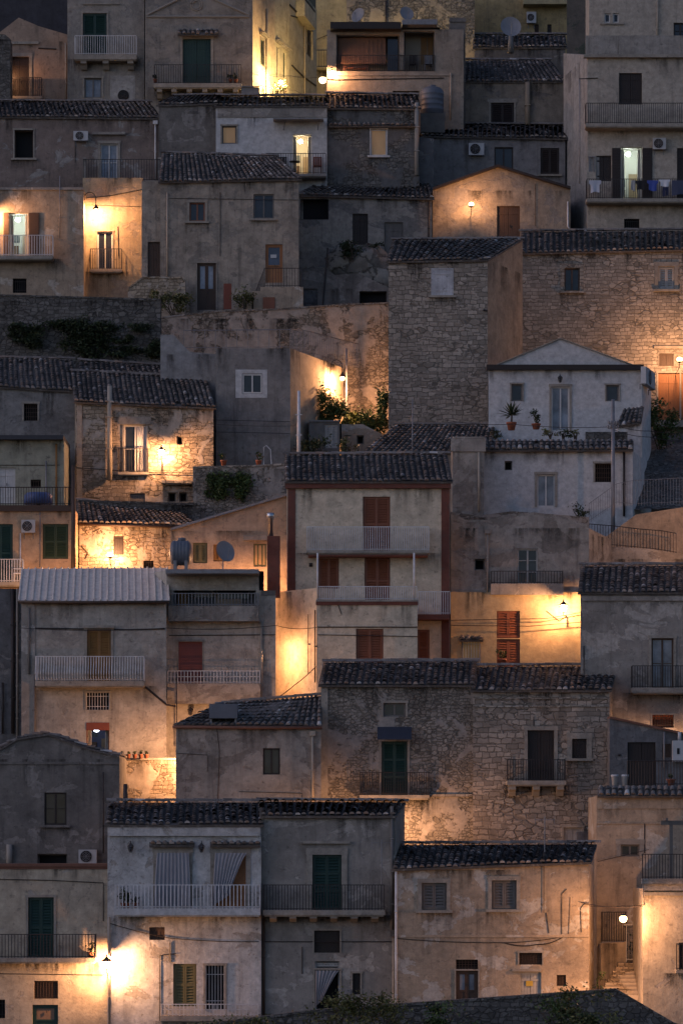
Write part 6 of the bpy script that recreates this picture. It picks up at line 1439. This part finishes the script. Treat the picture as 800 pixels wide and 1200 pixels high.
dish(420, 18, 216, .5, 'satellite dish on the veranda roof, left', yaw=-.6, foot=.5); dish(476, 16, 216, .48, 'satellite dish on the veranda roof, right', yaw=.3, foot=.5)
tank_v(506, 101, 135, 212.9, .72, 'dark upright ribbed cistern below the veranda house')
H = House('dark rough stone house wall looming behind the veranda roof', 406, 556, -30, 80, 223, stone('loom_stone', (.19, .175, .15), bw=.36, bh=.2, irregular=.2, dirt_amt=.7, render=(.3, .25, .17), render_amt=.3), depth=4); H.build(); H.pipe(452, 0, 40, .05, IRON)

H = House('old house end with a shuttered window under dark tiles, right of the veranda house', 543, 660, 96, 160, 216, plaster('umber_plaster', (.27, .225, .17), dirt_amt=.6, streak=.6, patch=(.2, .17, .14), patch_amt=.3), depth=4)
H.shed(546, 71, 642, 71, eave=.15); H.win(575, 120, 602, 147, 'shutter', M_dbrown, surround=.12); H.build(); H.band(571, 115, 606, 119, .06, CASING, 'lintel'); H.pipe(618, 96, 150, .16, tan, .12)
H = House('corner strip of a plastered house beside the cistern, upper middle', 527, 545, 22, 160, 215.2, darkp, depth=2.5); H.build(); H.band(526, 20, 546, 25, .08, darkp, 'capping')
H = House('stepped back house with a dark tile edge below the big dish', 556, 662, 56, 110, 221, darkp, depth=3); H.shed(557, 41, 660, 41, eave=.15); H.build()
dish(598, 32, 220.6, .72, 'big dark satellite dish before the ochre building', yaw=.1, foot=1.2); post('squat chimney pier under the big satellite dish', 598, 42, 56, 220, .17, darkp, 'chimney_pier', 'pier')
H = House('dim ochre building with an air conditioner behind the big dish', 556, 664, -30, 70, 229, plaster('dim_ochre', (.40, .29, .12), dirt_amt=.4), depth=3); H.win(626, 28, 631, 41, 'planks', M_brown); H.win(641, 28, 646, 41, 'planks', M_dbrown, cols=1); H.build()
ac_unit(H.pl, 617, 13, 628, 26, 'air conditioner on the dim ochre building'); H.band(613, -6, 664, 4, .9, al_b, 'balcony')
# overhead cables lower down
cable('long cable running along the fronts from the metal-roofed house to the middle house', [(25, 736), (195, 736), (323, 733), (372, 735)], [165.6, 165.6, 167, 166.8], .12)
cable('thin cable slanting past the cream return wall to the hipped roof', [(370, 781), (345, 803), (318, 822)], [167, 166, 164], .05, .022)
cable('clothes line before the grey cube house', [(250, 497), (345, 499), (352, 486)], [184, 184.4, 182.6], .05, .011)
cable('slack power line over the white terrace', [(520, 492), (600, 497), (718, 500)], [184, 183, 179.2], .1); cable('twin power line leaving the utility pole to the right', [(718, 497), (760, 505), (845, 508)], [179.2, 181, 184], .1); cable('lower power line leaving the utility pole to the right', [(718, 503), (760, 512), (845, 520)], [179.2, 181, 184], .1)
cable('wire hanging down from the utility pole to the ramp wall', [(716, 640), (690, 668), (640, 690)], [178.8, 176, 172], .1)
for h in HOUSES: h.stains()
# ================================================================== ground, sky, camera
m = MB(); xs = [-900, -300, -120, -60, -40, -30, -20, -10, 0, 10, 20, 30, 40, 60, 120, 300, 900]; ys = [-600, -100, 40, 120, 150, 154.5, 158, 162, 166, 170, 175, 180, 185, 190, 194, 198.6, 200, 203, 206, 212, 218, 223, 228, 234, 240, 250, 262, 280, 300, 400, 700, 1500]
tz = terrain_z
for i in range(len(xs)-1):
    for j in range(len(ys)-1):
        a, b, c, d = xs[i], xs[i+1], ys[j], ys[j+1]
        m.face([(a, c, tz(c)), (b, c, tz(c)), (b, d, tz(d)), (a, d, tz(d))], [(a, c), (b, c), (b, d), (a, d)])
g = m.build('hillside_ground', plaster('earth', (.11, .09, .065), dirt=(.04, .04, .03), patch=(.06, .065, .035), patch_amt=.4)); g['kind'] = 'structure'

w = bpy.data.worlds.new('World'); scene.world = w; w.use_nodes = True; nt = w.node_tree
bg = nt.nodes['Background']; sky = nt.nodes.new('ShaderNodeTexSky'); sky.sky_type = 'NISHITA'; sky.sun_disc = False
SUN_EL, SUN_ROT = math.radians(EL), math.radians(ROT)
sky.sun_elevation = SUN_EL; sky.sun_rotation = SUN_ROT; sky.air_density = 1.0; sky.dust_density = .6; sky.ozone_density = 3.0
tn = nt.nodes.new('ShaderNodeMixRGB'); tn.blend_type = 'MULTIPLY'; tn.inputs[0].default_value = 1; tn.inputs[2].default_value = (1.0, .925, 1.02, 1); nt.links.new(sky.outputs[0], tn.inputs[1]); nt.links.new(tn.outputs[0], bg.inputs[0]); bg.inputs[1].default_value = SKY
sd = bpy.data.lights.new('afterglow_sun', 'SUN'); sd.energy = SUN; sd.angle = math.radians(60); sd.color = (1.0, .74, .78)
so = bpy.data.objects.new('afterglow_sun', sd); COL.objects.link(so); so.rotation_euler = Vector((-math.sin(SUN_ROT)*math.cos(SUN_EL), -math.cos(SUN_ROT)*math.cos(SUN_EL), -math.sin(SUN_EL))).to_track_quat('-Z', 'Y').to_euler(); so.location = (0, 100, 90)
cd = bpy.data.cameras.new('camera'); cam = bpy.data.objects.new('camera', cd); COL.objects.link(cam)
cam.location = (0, 0, ZC); cam.rotation_euler = (math.radians(90), 0, 0)
cd.sensor_fit = 'HORIZONTAL'; cd.sensor_width = 36; cd.lens = 36*F/800; cd.shift_y = .5; cd.clip_start = 1; cd.clip_end = 4000
scene.camera = cam
vs = scene.view_settings; vs.view_transform = 'Standard'; vs.look = 'None'; vs.exposure = EXPO; vs.gamma = 1; vs.use_curve_mapping = False
scene.render.engine = 'CYCLES'; cy = scene.cycles
cy.use_denoising = True; cy.max_bounces = 5; cy.diffuse_bounces = 3; cy.glossy_bounces = 2; cy.transmission_bounces = 2; cy.use_light_tree = True
cy.sample_clamp_indirect = 4; cy.caustics_reflective = False; cy.caustics_refractive = False
